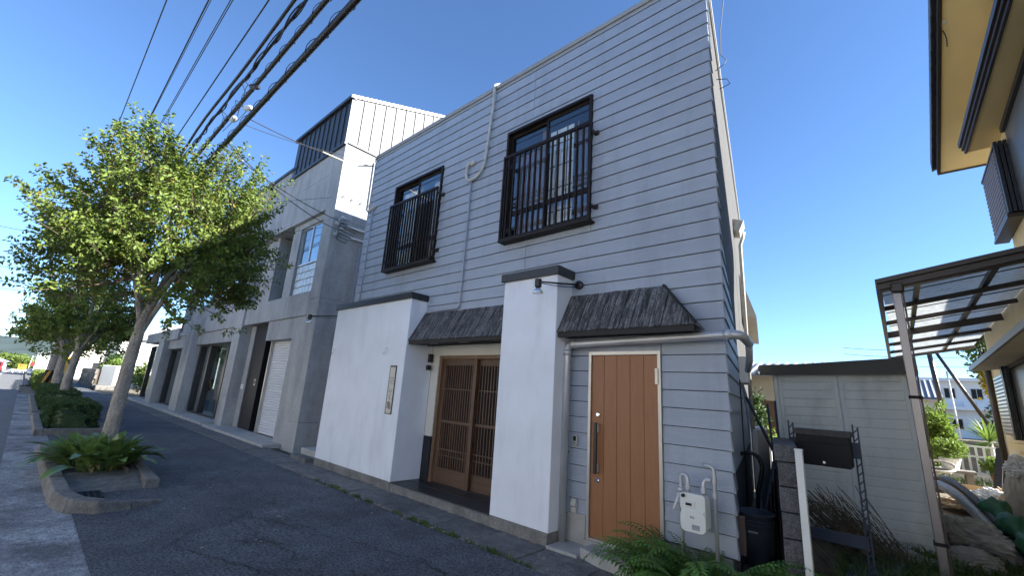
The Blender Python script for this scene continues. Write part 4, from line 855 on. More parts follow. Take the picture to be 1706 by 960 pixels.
for i, (x, z) in enumerate(((-33, 5.2), (-33.0, 6.3), (-33, 8.3))):
    tag(tube('crossing_wire', 'wire', None, arc((x, 1.0, z), (x, -8, z-.6), (x, -18, z+.3), 12), .014, 5), ('lowest', 'middle', 'highest')[i]+' wire crossing the street from the striped pole', 'wire', 'wires crossing the street')
# utility pole
def pole(label, x, y, stripes):
    p = root('utility_pole', label, 'utility pole', (x, y, 0)); MB().tube([(x, y, -.1), (x, y, 10.5)], [.20, .13], 16).build('shaft', 'concretelight', p, smooth=True)
    for z in (8.6, 9.3): MB().bar((x, y-.9, z), (x, y+.6, z), .08, .08).build('crossarm', 'steelpipe', p)
    if stripes:
        sl_ = MB().tube([(x, y, .55), (x, y, 1.25)], [.212, .210], 20).build('guard_sleeve', 'ink', p, smooth=True)
        for q in range(5):
            mb = MB(); n = 8
            for i in range(n+1):
                z = .56+.68*i/n; a = 2*math.pi*q/5+.9*i/n
                mb.v += [(x+.217*math.cos(a), y+.217*math.sin(a), z), (x+.217*math.cos(a+.5), y+.217*math.sin(a+.5), z)]
            mb.f = [(2*i, 2*i+1, 2*i+3, 2*i+2) for i in range(n)]; mb.build('stripe', 'signyellow', sl_)
pole('concrete utility pole with black and yellow striped guard beside the far maple', -33.2, 1.0, True)
# ================================================================== ALLEY AND NEIGHBOUR'S YARD
# ---- block wall end at the alley mouth
bw = root('block_wall', 'weathered grey concrete-block wall end with coping at the alley mouth', 'wall', (-.81, 4.4, 0))
WD = Vector((-math.sin(rad(11)), math.cos(rad(11)), 0)); WN = Vector((WD.y, -WD.x, 0)); W0 = Vector((-.81, 4.4, 0))
def wpt(d, o, z): q = W0+WD*d+WN*o; return (q.x, q.y, z)
def wbox(name, m, par, d0, d1, o0, o1, z0, z1, bevel=.006): return MB().hexa([wpt(d0, o0, z0), wpt(d0, o1, z0), wpt(d1, o1, z0), wpt(d1, o0, z0), wpt(d0, o0, z1), wpt(d0, o1, z1), wpt(d1, o1, z1), wpt(d1, o0, z1)]).build(name, m, par, bevel=bevel)
for r in range(6):
    z0 = -.03+r*.195
    for c in range(3):
        d0 = c*.40-(.2 if r % 2 else 0); d1 = d0+.392; d0 = max(0, d0)
        wbox('block', 'block', bw, d0, min(d1, 1.15), -.065+rnd.uniform(-.003, .003), .065, z0+.005, z0+.19)
for c in range(3): wbox('coping_block', 'block', bw, c*.4-(.015 if c == 0 else 0), c*.4+.392, -.085, .085, 1.143, 1.275, .012)
# low timber retaining boards along the alley beyond the block wall
tbd = root('alley_boards', 'dark weathered boards edging the alley behind the block wall', 'boards', (-1.1, 5.8, 0))
for k in range(5): wbox('board', 'darkwood', tbd, 1.2+k*.02, 4.8, -.10-.035*k, -.08-.035*k, 0, .95-.13*k, .004)
wbox('fence_panel', 'beige', tbd, 1.25, 5.2, -.02, .0, .0, 1.12, .004)
# ---- white channel post
wpst = root('white_post', 'slim white metal post standing in front of the block wall', 'post', (-.70, 4.30, 0))
MB().box(-.725, -.675, 4.28, 4.295, 0, 1.25).box(-.725, -.715, 4.295, 4.33, 0, 1.25).box(-.685, -.675, 4.295, 4.33, 0, 1.25).build('channel', 'whitepaint', wpst); box('post_cap', 'whitepaint', wpst, -.728, -.672, 4.276, 4.334, 1.2505, 1.262)
# ---- bin
bn = root('plastic_bin', 'scuffed blue-grey plastic bin at the alley mouth', 'bin', (-1.31, 5.42, 0))
MB().lathe([(.10, .0), (.135, .005), (.150, .30), (.165, .49), (.175, .50), (.172, .515), (.150, .51), (.13, .06), (.02, .05)], (-1.31, 5.42, 0), 28).build('bin_body', 'bluebin', bn, smooth=True)
for z, r in ((.40, .164), (.44, .167)): MB().lathe([(r-.004, -.008), (r, 0), (r-.004, .008)], (-1.31, 5.42, z), 28).build('bin_ring', 'bluebin', bn, smooth=True)
box('bin_label', 'splice', bn, -1.36, -1.27, 5.262, 5.266, .335, .352)
# ---- leaning poles
for i, (a, b, m, lb, r) in enumerate((((-1.05, 5.6, .9), (-1.62, 6.6, 1.70), 'iron', 'dark pole leaning over the alley boards', .018), ((-1.10, 5.5, .5), (-1.24, 5.95, 1.62), 'bluesteel', 'left blue pole leaning against the shed corner', .012), ((-1.05, 5.5, .5), (-1.17, 6.0, 1.66), 'bluesteel', 'right blue pole leaning against the shed corner', .012))):
    tag(tube('leaning_pole', m, None, [a, b], r, 8), lb, 'pole')
# ---- letterbox on lattice steel stand
lbx = root('letterbox', 'black wall letterbox mounted between two blue steel lattice posts', 'letterbox', (-.62, 5.2, 0))
bx_ = MB().prism(rrect(-.835, -.425, 1.085, 1.385, .025), lambda u, v, d: (u, d, v), 5.06, 5.22).build('box_body', 'ink', lbx, bevel=.004)
box('slot_flap', 'ink', bx_, -.825, -.435, 5.05, 5.058, 1.285, 1.375, bevel=.003); MB().lathe([(.011, 0), (.011, .008)], (-.63, 5.058, 1.12), 12, (0, -1, 0)).build('lock', 'chrome', bx_)
MB().prism(rrect(-.85, -.41, 1.35, 1.405, .02), lambda u, v, d: (u, d, v), 5.04, 5.225).build('lid', 'iron', bx_, bevel=.004)
for xx in (-.90, -.39):
    pst = MB().bar((xx-.018, 5.24, 0), (xx-.018, 5.24, 1.47), .012, .02).build('lattice_post', 'bluesteel', lbx); MB().bar((xx+.018, 5.24, 0), (xx+.018, 5.24, 1.45), .012, .02).build('stile', 'bluesteel', pst)
    for k in range(19): MB().bar((xx-.018, 5.24, .06+k*.074), (xx+.018, 5.24, .10+k*.074), .010, .010).build('rung', 'bluesteel', pst)
box('mount_plate', 'bluesteel', lbx, -.92, -.37, 5.226, 5.232, 1.17, 1.31); box('lower_brace', 'bluesteel', lbx, -.9, -.39, 5.23, 5.25, .42, .52)
# ---- storage shed (slightly leaning)
shd = root('storage_shed', 'pale green-grey ribbed metal storage shed, slightly leaning, beside the alley', 'shed', (-.62, 7.35, 0), rot=(0, rad(-1.6), 0))
def sl_(name, m, par, x0, x1, y0, y1, z0, z1, bevel=0): return MB().box(x0, x1, y0, y1, z0, z1).build(name, m, par, bevel=bevel, local=True)
sl_('shed_body', 'shed', shd, -.74, .74, .03, 1.9, .05, 2.12)
for a, b in ((-.70, -.005), (.005, .70)):
    dr_ = sl_('shed_door', 'shed', shd, a, b, .005, .029, .08, 2.10, .004)
    for k in range(17):
        z = .13+k*.116; sl_('door_rib', 'shed', dr_, a+.045, b-.045, -.011, .0048, z, z+.100, .006)
for xx in (-.755, .705): sl_('corner_post', 'shed', shd, xx, xx+.05, -.004, .06, .02, 2.13, .006)
sl_('side_lattice', 'beige', shd, -.775, -.757, .1, 1.9, .1, 2.1)
for k in range(10): sl_('lattice_strip', 'beige', shd, -.79, -.776, .1, 1.9, .2+k*.19, .215+k*.19)
for k in range(7): sl_('lattice_strip', 'beige', shd, -.79, -.776, .15+k*.25, .165+k*.25, .1, 2.1)
MB().hexa([(-.92, -.10, 2.13), (.82, -.10, 2.13), (.82, 2.0, 2.13), (-.92, 2.0, 2.13), (-.92, -.10, 2.20), (.82, -.10, 2.28), (.82, 2.0, 2.28), (-.92, 2.0, 2.20)]).build('shed_roof', 'shedroof', shd, bevel=.006, local=True)
sl_('roof_fascia', 'shedroof', shd, -.90, .82, -.115, -.101, 2.07, 2.22)
# ---- carport / terrace roof
cpt = root('terrace_roof', 'brown aluminium terrace roof with dirty translucent panels beside the ochre house', 'terrace roof', (.05, 5.9, 0))
def rz(x): return 2.90+.17*(x+.09)
def rbar(name, m, x0, y0, x1, y1, w, h, dz): return MB().bar((x0, y0, rz(x0)+dz), (x1, y1, rz(x1)+dz), w, h).build(name, m, cpt, bevel=.004)
pst = MB().hexa([(.045, 5.86, 0), (.115, 5.86, 0), (.115, 5.95, 0), (.045, 5.95, 0), (.012, 5.86, 2.82), (.082, 5.86, 2.82), (.082, 5.95, 2.82), (.012, 5.95, 2.82)]).build('post', 'bronzelight', cpt, bevel=.006)
MB().hexa([(.12, 5.875, 0), (.135, 5.875, 0), (.135, 5.935, 0), (.12, 5.935, 0), (.087, 5.875, 2.82), (.102, 5.875, 2.82), (.102, 5.935, 2.82), (.087, 5.935, 2.82)]).build('post_downpipe', 'bronze', pst)
for z in (.45, 1.75): MB().hexa([(.035+.0-.0117*z, 5.85, z), (.14-.0117*z, 5.85, z), (.14-.0117*z, 5.955, z), (.035-.0117*z, 5.955, z), (.035-.0117*z, 5.85, z+.03), (.14-.0117*z, 5.85, z+.03), (.14-.0117*z, 5.955, z+.03), (.035-.0117*z, 5.955, z+.03)]).build('post_band', 'ink', pst)
MB().box(.0, .11, 5.84, 5.97, 2.82, 2.93).build('post_bracket', 'bronze', cpt, bevel=.02)
rbar('front_beam', 'bronze', -.10, 5.93, 1.22, 5.93, .10, .13, .02); rbar('gutter_lip', 'bronze', -.11, 5.86, 1.22, 5.86, .03, .05, .06); rbar('gutter_lip', 'bronze', -.105, 5.87, 1.22, 5.87, .03, .03, -.02)
MB().bar((-.09, 5.98, 2.93), (-.20, 14.0, 2.93), .05, .13).build('side_beam', 'bronze', cpt)
for i, yy in enumerate((7.25, 8.4, 9.65, 10.9, 12.2, 13.4)):
    h = .10 if i == 2 else .055; rbar('purlin', 'bronze', -.07-.014*(yy-5.9), yy, 1.22, yy, .05, h, -.0+.02)
for xx in (.24, .84): MB().bar((xx, 5.98, rz(xx)+.075), (xx-.1, 14.0, rz(xx-.1)+.075), .05, .05).build('rafter', 'bronze', cpt)
ysd = [5.98, 7.25, 8.4, 9.65, 10.9, 12.2, 13.4, 14.0]
for a, b in zip(ysd, ysd[1:]):
    for x0, x1 in ((-.08, .24), (.24, .84), (.84, 1.24)):
        MB().hexa([(x0+.004, a, rz(x0)+.105), (x1-.004, a, rz(x1)+.105), (x1-.004, b-.006, rz(x1)+.105), (x0+.004, b-.006, rz(x0)+.105), (x0+.004, a, rz(x0)+.110), (x1-.004, a, rz(x1)+.110), (x1-.004, b-.006, rz(x1)+.110), (x0+.004, b-.006, rz(x0)+.110)]).build('roof_panel', 'polycarb', cpt)
        rbar('panel_strip', 'bronze', x0, a+.62*(b-a), x1, a+.62*(b-a), .012, .012, .09)
MB().bar((.10, 13.9, 0), (.06, 13.9, 2.85), .07, .07).build('post', 'bronze', cpt)
# ---- ochre house
oh = root('ochre_house', 'ochre rendered house with brown trim and dark roof tiles at the right edge', 'house', (1.25, 7, 0))
MB().hexa([(1.25, 1.5, -.05), (7.5, 1.5, -.05), (7.5, 8.1, -.05), (1.25, 8.1, -.05), (1.25, 1.5, 5.25), (7.5, 1.5, 5.25), (7.5, 8.1, 5.25), (1.25, 8.1, 5.25)]).build('upper_block', 'ochrelight', oh)
box('rear_block', 'ochrelight', oh, 1.252, 7.4, 8.101, 12.2, -.05, 3.4); box('rear_roof', 'rooftile', oh, 1.26, 7.5, 8.11, 12.3, 3.401, 3.5)
PT = .335; ye, yr = 8.80, 4.80
def rfz(y): return 5.43+PT*(ye-y) if y >= yr else 5.43+PT*(ye-yr)-PT*(yr-y)
VX = lambda y: .735+.010*(8.8-y)
MB().prism([(ye, 5.40), (yr, rfz(yr)-.03), (.8, rfz(.8)-.03), (.8, rfz(.8)+.09), (yr, rfz(yr)+.09), (ye, 5.52)], lambda u, v, d: (VX(u)+.02 if d == 0 else 8.2, u, v), 0, 1).build('roof_slab', 'rooftile', oh)
MB().prism([(ye-.005, 5.30), (yr, rfz(yr)-.13), (.85, rfz(.85)-.13), (.85, rfz(.85)-.035), (yr, rfz(yr)-.035), (ye-.005, 5.395)], lambda u, v, d: (VX(u)+.06 if d == 0 else 8.1, u, v), 0, 1).build('soffit', 'ochre', oh)
MB().prism([(8.1, 5.25), (yr, rfz(yr)-.14), (1.5, 5.25)], lambda u, v, d: (d, u, v), 1.252, 7.5).build('gable_wall', 'ochrelight', oh)
vb = MB().prism([(ye, 5.28), (yr, rfz(yr)-.15), (yr, rfz(yr)), (ye, 5.44)], lambda u, v, d: (VX(u)+d, u, v), .02, .055).build('verge_board', 'bronze', oh)
MB().box(.76, 8.1, ye-.004, ye+.03, 5.28, 5.43).build('eave_board', 'bronze', oh)
for k in range(18):
    y1 = ye+.05-k*.235; y0 = y1-.25
    MB().hexa([(VX(y1)-.03, y0, rfz(y0)-.02), (VX(y1)+.2, y0, rfz(y0)+.05), (VX(y1)+.2, y1, rfz(y1)+.05), (VX(y1)-.03, y1, rfz(y1)-.06), (VX(y1)-.03, y0, rfz(y0)+.10), (VX(y1)+.2, y0, rfz(y0)+.12), (VX(y1)+.2, y1, rfz(y1)+.15), (VX(y1)-.03, y1, rfz(y1)+.13)]).build('verge_tile', 'rooftile', oh, bevel=.012)
fx = root('verge_lamp', 'small white fitting under the dark roof verge', 'lamp', (.80, 6.35, 6.2)); MB().box(.78, .86, 6.30, 6.46, 6.12, 6.26).build('fitting_body', 'whitepvc', fx, bevel=.01); tube('fitting_wire', 'wire', fx, arc((.82, 6.42, 6.12), (.86, 6.46, 6.0), (.83, 6.42, 5.86), 6), .006, 5)
# mid-height canopy with brown edge
MB().hexa([(1.125, 2.4, 5.05), (1.9, 2.4, 5.05), (1.9, 7.72, 5.05), (.975, 7.72, 5.05), (1.125, 2.4, 5.20), (1.9, 2.4, 5.20), (1.9, 7.72, 5.20), (.975, 7.72, 5.20)]).build('canopy', 'ochre', oh)
for k, (o, z0, z1) in enumerate(((.0, 5.04, 5.085), (.022, 5.09, 5.135), (.044, 5.14, 5.21))): MB().hexa([(1.10-o, 2.4, z0), (1.124-o*.1, 2.4, z0), (.974-o*.1, 7.73, z0), (.95-o, 7.73, z0), (1.10-o, 2.4, z1), (1.124-o*.1, 2.4, z1), (.974-o*.1, 7.73, z1), (.95-o, 7.73, z1)]).build('canopy_trim', 'bronze', oh)
MB().bar((1.10, 5.4, 5.22), (1.10, 5.4, 5.75), .05, .05).build('canopy_stay', 'bronze', oh)
# upper shutter box and window
sbx = box('shutter_box', 'shutterbrown', oh, 1.14, 1.249, 7.24, 8.28, 3.92, 4.80)
for k in range(15): MB().prism([(3.94+k*.057, 1.14), (3.955+k*.057, 1.122), (3.985+k*.057, 1.122), (3.995+k*.057, 1.14)], lambda u, v, d: (v, d, u), 7.26, 8.26).build('shutter_rib', 'shutterbrown', sbx)
for z0, z1 in ((3.90, 3.935), (4.79, 4.82)): box('box_rim', 'bronze', sbx, 1.115, 1.2485, 7.22, 8.30, z0, z1)
for xx in (1.125, 1.165, 1.205): box('window_track', 'capmetal', sbx, xx, xx+.03, 7.16, 7.235, 3.95, 4.86)
box('upper_window', 'frosted', oh, 1.235, 1.249, 4.8, 7.15, 3.9, 4.95); box('window_head', 'capmetal', oh, 1.20, 1.249, 4.8, 7.16, 4.951, 5.02)
# ground floor shutter, window, hood, downpipe
lsb = box('lower_shutter_box', 'shutterbrown', oh, 1.19, 1.25, 10.1, 11.35, 1.40, 2.36)
for k in range(16): MB().prism([(1.42+k*.058, 1.19), (1.435+k*.058, 1.165), (1.465+k*.058, 1.165), (1.475+k*.058, 1.19)], lambda u, v, d: (v, d, u), 10.12, 11.33).build('shutter_rib', 'bronzelight', lsb)
for xx in (1.13, 1.17, 1.21): box('window_track', 'capmetal', lsb, xx, xx+.03, 9.95, 10.095, 1.35, 2.45)
box('lower_window', 'frosted', oh, 1.23, 1.2495, 8.2, 9.94, 1.45, 2.38); box('window_frame_top', 'capmetal', oh, 1.19, 1.249, 8.2, 9.945, 2.385, 2.46)
MB().hexa([(.86, 4.5, 2.40), (1.249, 4.5, 2.44), (1.249, 10.6, 2.44), (.86, 10.6, 2.40), (.86, 4.5, 2.43), (1.249, 4.5, 2.55), (1.249, 10.6, 2.55), (.86, 10.6, 2.43)]).build('window_hood', 'beige', oh); MB().bar((.85, 4.5, 2.43), (.85, 10.62, 2.43), .03, .07).build('hood_trim', 'bronze', oh); MB().hexa([(.87, 4.5, 2.47), (1.249, 4.5, 2.58), (1.249, 10.6, 2.58), (.87, 10.6, 2.47), (.87, 4.5, 2.50), (1.249, 4.5, 2.62), (1.249, 10.6, 2.62), (.87, 10.6, 2.50)]).build('hood_roof', 'bronze', oh)
tube('downpipe', 'bronze', oh, [(1.20, 12.15, 2.9), (1.20, 12.15, .05)], .045, 10); box('wall_ledge', 'ochre', oh, 1.15, 1.249, 8.3, 10.9, 1.20, 1.30)
# ---- house added beyond, out of frame, to shade the street
nh = root('shading_house', 'plain two-storey rendered house added beyond the ochre house, out of view, to shade the street', 'house', (9.5, 5, 0))
box('house_wall', 'beige', nh, 8.6, 16, -.2, 9.5, -.05, 7.2); MB().prism([(-.7, 7.2), (4.6, 9.3), (10, 7.2)], lambda u, v, d: (d, u, v), 8.1, 16.5).build('house_roof', 'rooftile', nh)
# ---- yard clutter
def lump(name, m, label, cat, c, r, seed, rot=0, sub=5, amp=.20, group=None, flat=.0):
    rr = random.Random(seed); bm = bmesh.new(); bmesh.ops.create_icosphere(bm, subdivisions=sub, radius=1); ph = [(Vector((rr.uniform(-4, 4), rr.uniform(-4, 4), rr.uniform(-4, 4))), rr.uniform(0, 6)) for _ in range(9)]
    for v in bm.verts:
        n = v.co.normalized(); d = 1+amp*sum(math.sin(p.dot(n)*1.5+f) for p, f in ph)/4 + amp*.9*abs(math.sin(ph[0][0].dot(n)*3+2*math.sin(ph[1][0].dot(n)*2)))-amp*.7*abs(math.sin(ph[2][0].dot(n)*5+ph[3][0].dot(n)*2))+amp*.25*math.sin(ph[4][0].dot(n)*9); v.co = Vector((n.x*r[0]*d, n.y*r[1]*d, n.z*r[2]*d))
        # settle on the ground
        if v.co.z < -r[2]*.75: v.co.z = -r[2]*.75
    me = bpy.data.meshes.new(name); bm.to_mesh(me); bm.free(); me.materials.append(M[m]); me.shade_smooth()
    o = bpy.data.objects.new(name, me); link(o); o.location = (c[0], c[1], c[2]+r[2]*.75); o.rotation_euler = (0, 0, rot); return tag(o, label, cat, group)
lump('tarp_bundle', 'tarp', 'crumpled beige tarp heap right of the shed', 'tarp', (.42, 8.35, 0), (.27, .55, .20), 3, .3)
lump('tarp_bundle', 'tarp', 'lower crumpled tarp roll in front of the shed corner', 'tarp', (.34, 7.45, 0), (.22, .25, .11), 4, .2)
tag(MB().tube(arc((.20, 9.6, .62), (.42, 9.0, .62), (.72, 7.95, .08), 14), [.062]*15, 12).build('foil_roll', 'silver', None, smooth=True), 'long silver foil roll draped over the tarp heap', 'roll')
tag(MB().tube(arc((.27, 9.75, .70), (.52, 9.1, .70), (.80, 8.1, .10), 14), [.05]*15, 12).build('foil_roll', 'bluebin', None, smooth=True), 'slim blue-grey tube behind the silver roll', 'roll')
gn = MB().tube(arc((.66, 8.9, .50), (.80, 8.2, .38), (.98, 7.2, .06), 12), [.10+.05*math.sin(k*1.7) for k in range(13)], 14); gn.v = [(x+.02*math.sin(31*y+9*z), y, max(0.005, z+.025*math.sin(23*y+40*x))) for x, y, z in gn.v]
tag(gn.build('green_sheet', 'greennet', None, smooth=True), 'rolled green plastic netting slumped on the ground at right', 'netting')
lump('rubbish_sack', 'tarp', 'tall grey sack standing against the ochre house wall', 'sack', (1.08, 9.55, 0), (.20, .28, .55), 8, .1, amp=.12)
lump('rubbish_sack', 'bagwhite', 'translucent white bag on top of the grey sack', 'sack', (1.10, 9.6, .82), (.16, .22, .17), 9)
lump('rubbish_sack', 'bagwhite', 'white plastic bag lying on the ground before the planks', 'sack', (.95, 12.4, 0), (.30, .30, .22), 12, 0); lump('rubbish_sack', 'cardboard', 'tan paper sack in the yard by the house wall', 'sack', (1.05, 11.3, 0), (.15, .3, .22), 13, 0)
lump('rubbish_sack', 'bluebin', 'dark blue crumpled bag in front of the tan sack', 'sack', (.98, 10.6, 0), (.2, .25, .16), 14, 0); lump('sand_heap', 'cardboard', 'small heap of tan sand on the yard ground', 'heap', (.62, 12.2, 0), (.42, .5, .09), 15, 0)
lump('sand_heap', 'cardboard', 'tan heap spilling beside the green netting', 'heap', (1.12, 8.5, 0), (.2, .5, .12), 16, 0)
cbx = root('cardboard_box', 'open flattened cardboard box in the yard', 'box', (.88, 13.6, 0)); box('box_side', 'cardboard', cbx, .55, 1.2, 13.4, 13.42, .0, .32); box('box_side', 'cardboard', cbx, 1.18, 1.2, 13.42, 13.9, 0, .32); box('box_flap', 'cardboard', cbx, .5, .549, 13.41, 13.9, .05, .3)
for i in range(3): tag(MB().bar((1.30+.12*i, 15.4+.15*i, .05), (1.55+.12*i, 16.2, 1.0), .13, .03).build('plank', 'darkwood', None), ('left', 'middle', 'right')[i]+' dark plank leaning near the white fence', 'plank', 'planks leaning near the fence')
bch = root('potting_bench', 'low weathered bench holding a white flower pot', 'bench', (.55, 15.2, 0)); box('bench_top', 'stone', bch, .10, 1.0, 15.0, 15.5, .40, .46)
for xx in (.2, .82): box('bench_leg', 'stone', bch, xx, xx+.12, 15.05, 15.45, 0, .399)
for i, (x, y, z, r, h, m, lb) in enumerate(((.60, 15.2, .46, .19, .22, 'whitepvc', 'white pot with bushy herb on the bench'), (.12, 14.6, 0, .16, .32, 'bluebin', 'dark blue-grey bucket under the bench'), (.32, 14.3, 0, .15, .28, 'iron', 'black nursery pot beside the bucket'), (1.55, 17.2, .0, .17, .26, 'terracotta', 'terracotta pot with a leafy shrub by the fence'))):
    pt_ = root('plant_pot', lb, 'plant pot', (x, y, z), 'pots in the yard'); MB().lathe([(r*.7, 0), (r, h), (r*1.06, h), (r*1.06, h+.03), (r*.9, h+.03), (r*.85, h-.03), (.01, h-.03)], (x, y, z), 18).build('pot', m, pt_, smooth=False)
    if i in (0, 3):
        rg = np.random.default_rng(50+i); n = 700; P = rg.normal(0, 1, (n, 3)); P /= np.linalg.norm(P, axis=1)[:, None]; P = P*rg.uniform(.3, 1, (n, 1))*np.array([.34, .34, .24]) + np.array([0, 0, h+.22]); V, Fc = leaves(P, P+np.array([0, 0, .2]), .09, rg); link(bpy.data.objects.new('foliage', npmesh('foliage', V, Fc, 'paleleaf')), pt_)
rim = MB().tube([(.35+.30*math.cos(a), 14.5+.30*math.sin(a), .55+.10*math.sin(a)) for a in [2*math.pi*k/24 for k in range(25)]], .028, 8).build('hose_coil', 'oldpvc', None, smooth=True); tag(rim, 'pale hoop resting on the pots in the yard', 'hoop')
# ---- white balustrade fence at the back of the yard
fn = root('white_fence', 'low white metal railing fence across the back of the yard', 'fence', (1.2, 18, 0)); fs = -.04
for z in (.93, .66, .22): MB().bar((.30, 18, z+.02), (3.2, 18.4, z-.04), .05, .045).build('rail', 'whitepaint', fn)
for k in range(19):
    x = .34+k*.155; yy = 18+.4*(x-.3)/2.9; MB().bar((x, yy, .24), (x, yy, .93), .05, .05).build('baluster', 'whitepaint', fn)
box('fence_wall', 'concretelight', fn, .2, 3.3, 18.42, 18.6, -.05, .2)
# ---- plants at the back
def bush(name, label, cat, c, r, n, size, m, seed, stem=None, group=None, gaps=.0):
    rg = np.random.default_rng(seed); o = root(name, label, cat, (c[0], c[1], 0), group)
    nc = max(6, n//60); cc_ = rg.normal(0, 1, (nc, 3)); cc_ /= np.linalg.norm(cc_, axis=1)[:, None]; cc_ *= rg.uniform(.3, 1, (nc, 1)); idx = rg.integers(0, nc, n)
    P = (cc_[idx] + rg.normal(0, .22, (n, 3)))*np.array(r)*.85; D = P/np.array(r) + rg.normal(0, .5, (n, 3)) + np.array([0, 0, .25])
    P = P + np.array([0, 0, c[2]]); P[:, 2] = np.maximum(P[:, 2], .03); V, Fc = leaves(P, D, size, rg); link(bpy.data.objects.new('foliage', npmesh('foliage', V, Fc, m)), o)
    if stem: MB().tube([(c[0], c[1], 0), (c[0]+.05, c[1], c[2]*.5), (c[0], c[1], c[2]+r[2]*.3)], [stem, stem*.8, stem*.4], 8).build('trunk', 'bark', o, smooth=True)
    return o
bush('bamboo_bush', 'tall pale green leafy shrub right of the terrace post', 'shrub', (.50, 17.2, 1.1), (.36, .4, .95), 1500, .15, 'paleleaf', 61, .03)
bush('yard_bush', 'low green bush below the fence', 'shrub', (1.9, 17.4, .35), (.5, .35, .3), 700, .10, 'hedgeleaf', 62, .02)
ft_ = bush('flowering_tree', 'dark tree covered in yellow blossom behind the house corner', 'tree', (2.6, 24, 3.4), (.75, .8, 1.2), 1500, .17, 'leafB', 63, .09)
fl_ = bush('blossom', 'mass of yellow blossom hanging on the tree behind the house', 'blossom', (2.42, 23.6, 3.2), (.36, .3, .75), 900, .13, 'yellowflower', 64)
bl_ = fl_.children[0]; bl_.parent = ft_; bl_.name = 'blossom_cluster'; bl_.location = fl_.location-ft_.location; bpy.data.objects.remove(fl_)
bush('garden_tree', 'dark evergreen with sparse branches above the house hood', 'tree', (2.2, 23, 4.5), (.9, .8, .5), 800, .15, 'hedgeleaf', 65, .08)
bush('garden_tree', 'round evergreen right of the yucca', 'tree', (3.1, 26, 1.9), (.9, .8, .8), 1500, .15, 'hedgeleaf', 66, .08)
yu = root('yucca', 'spiky yucca with sword leaves behind the white fence', 'plant', (1.85, 21.5, 0)); tube('yucca_stem', 'bark', yu, [(1.85, 21.5, 0), (1.85, 21.5, .95)], .08, 8)
ym = blade(.95, .035, .5, 0, 0, 3).mesh('leaf', 'paleleaf')
for i in range(70):
    a = rnd.uniform(0, 6.28); e = rnd.uniform(-.35, 1.35); inst(ym, 'leaf', yu, (1.85, 21.5, .98), (0, -e, a), (rnd.uniform(.75, 1), 1, 1))
# ---- ferns at the shop corner
fe = root('fern_clump', 'lush sword ferns under the gas meter', 'fern', (-1.45, 3.95, 0))
def frond(L, bend, seed):
    mb = MB(); n = 24; x = z = 0; a = 1.25
    for i in range(n):
        k = i/n; ll = (.085*math.sin(math.pi*min(1, .12+k*.95))**.6+.008); ct, st_ = math.cos(a), math.sin(a)
        for s in (1, -1):
            wv = L/n*.8; tip = (x+ct*.018, s*ll, z+st_*.018-.012); mb.quad((x-ct*wv*.6, 0, z-st_*wv*.6), (x+ct*.0-st_*.006, s*ll*.5, z+ct*.006-.002), tip, (x+ct*wv, s*ll*.45, z+st_*wv))
        x += ct*L/n; z += st_*L/n; a -= bend/n*(.6+.9*k)
    return mb
fm = [frond(.55+.07*i, 1.3+.25*i, i).mesh('frond', 'fern') for i in range(5)]
for i in range(150):
    bx0 = rnd.gauss(-1.38, .22); by0 = rnd.gauss(4.0, .13); bx0 = min(max(bx0, -1.8), -.98); by0 = min(max(by0, 3.72), 4.3); a = math.atan2(by0-4.12, bx0+1.38)+rnd.uniform(-.9, .9); s = rnd.uniform(.72, 1.15)
    inst(rnd.choice(fm), 'frond', fe, (bx0, by0, .0), (rnd.uniform(-.35, .35), rnd.uniform(-.25, .3), a), (s, s, s))
fe2 = root('fern_clump', 'small sprig of fern growing at the orange door sill', 'fern', (-2.2, 4.33, .08))
for i in range(9): inst(fm[0], 'frond', fe2, (-2.45+.09*i, 4.345, .06), (0, .35, rnd.uniform(-2.6, -.6)), (.32, .32, .32))
# ---- dry broom and grass by the letterbox
tg = MB()
for i in range(300):
    s0 = Vector((-.45+rnd.gauss(0, .14), 6.2+rnd.gauss(0, .12), .02+rnd.random()*.2)); d_ = Vector((-.55+rnd.gauss(0, .16), -.1+rnd.gauss(0, .2), .62)).normalized(); L = rnd.uniform(.25, .8); e_ = s0+d_*L; tg.tube([s0, (s0+e_)/2+Vector((rnd.gauss(0, .04), rnd.gauss(0, .04), rnd.gauss(.03, .03))), e_], .004, 3, cap=False)
tag(tg.build('brushwood_heap', 'twigs', None, fix=False), 'heap of dry brushwood leaning against the shed', 'brushwood', kind='stuff')
def grass(label, x0, x1, y0, y1, n, h, seed, m='grass'):
    rr = random.Random(seed); mb = MB()
    for i in range(n):
        x = rr.uniform(x0, x1); y = rr.uniform(y0, y1); a = rr.uniform(0, 6.28); L = h*rr.uniform(.5, 1.2); dx, dy = math.cos(a), math.sin(a); w_ = .006; l = rr.uniform(.2, .8)
        p = [Vector((x, y, 0)), Vector((x+dx*l*L*.3, y+dy*l*L*.3, L*.6)), Vector((x+dx*l*L, y+dy*l*L, L*rr.uniform(.6, .95)))]; q = Vector((-dy, dx, 0))*w_
        mb.quad(p[0]-q, p[0]+q, p[1]+q*.8, p[1]-q*.8); mb.quad(p[1]-q*.8, p[1]+q*.8, p[2])
    tag(mb.build('grass', m, None, fix=False), label, 'grass', kind='stuff')
grass('long grass in front of the letterbox stand', -.66, .1, 4.4, 6.6, 2300, .30, 5); grass('grass at the foot of the alley wall', -1.3, -.9, 4.35, 4.9, 120, .12, 6); grass('rough grass in the back yard edges', -.6, .25, 6.4, 7.2, 900, .2, 7); grass('weeds around the tarp heap', .1, .75, 6.9, 8.0, 500, .14, 10); grass('ground cover along the fence foot', .2, 3, 16.5, 17.9, 900, .2, 9)
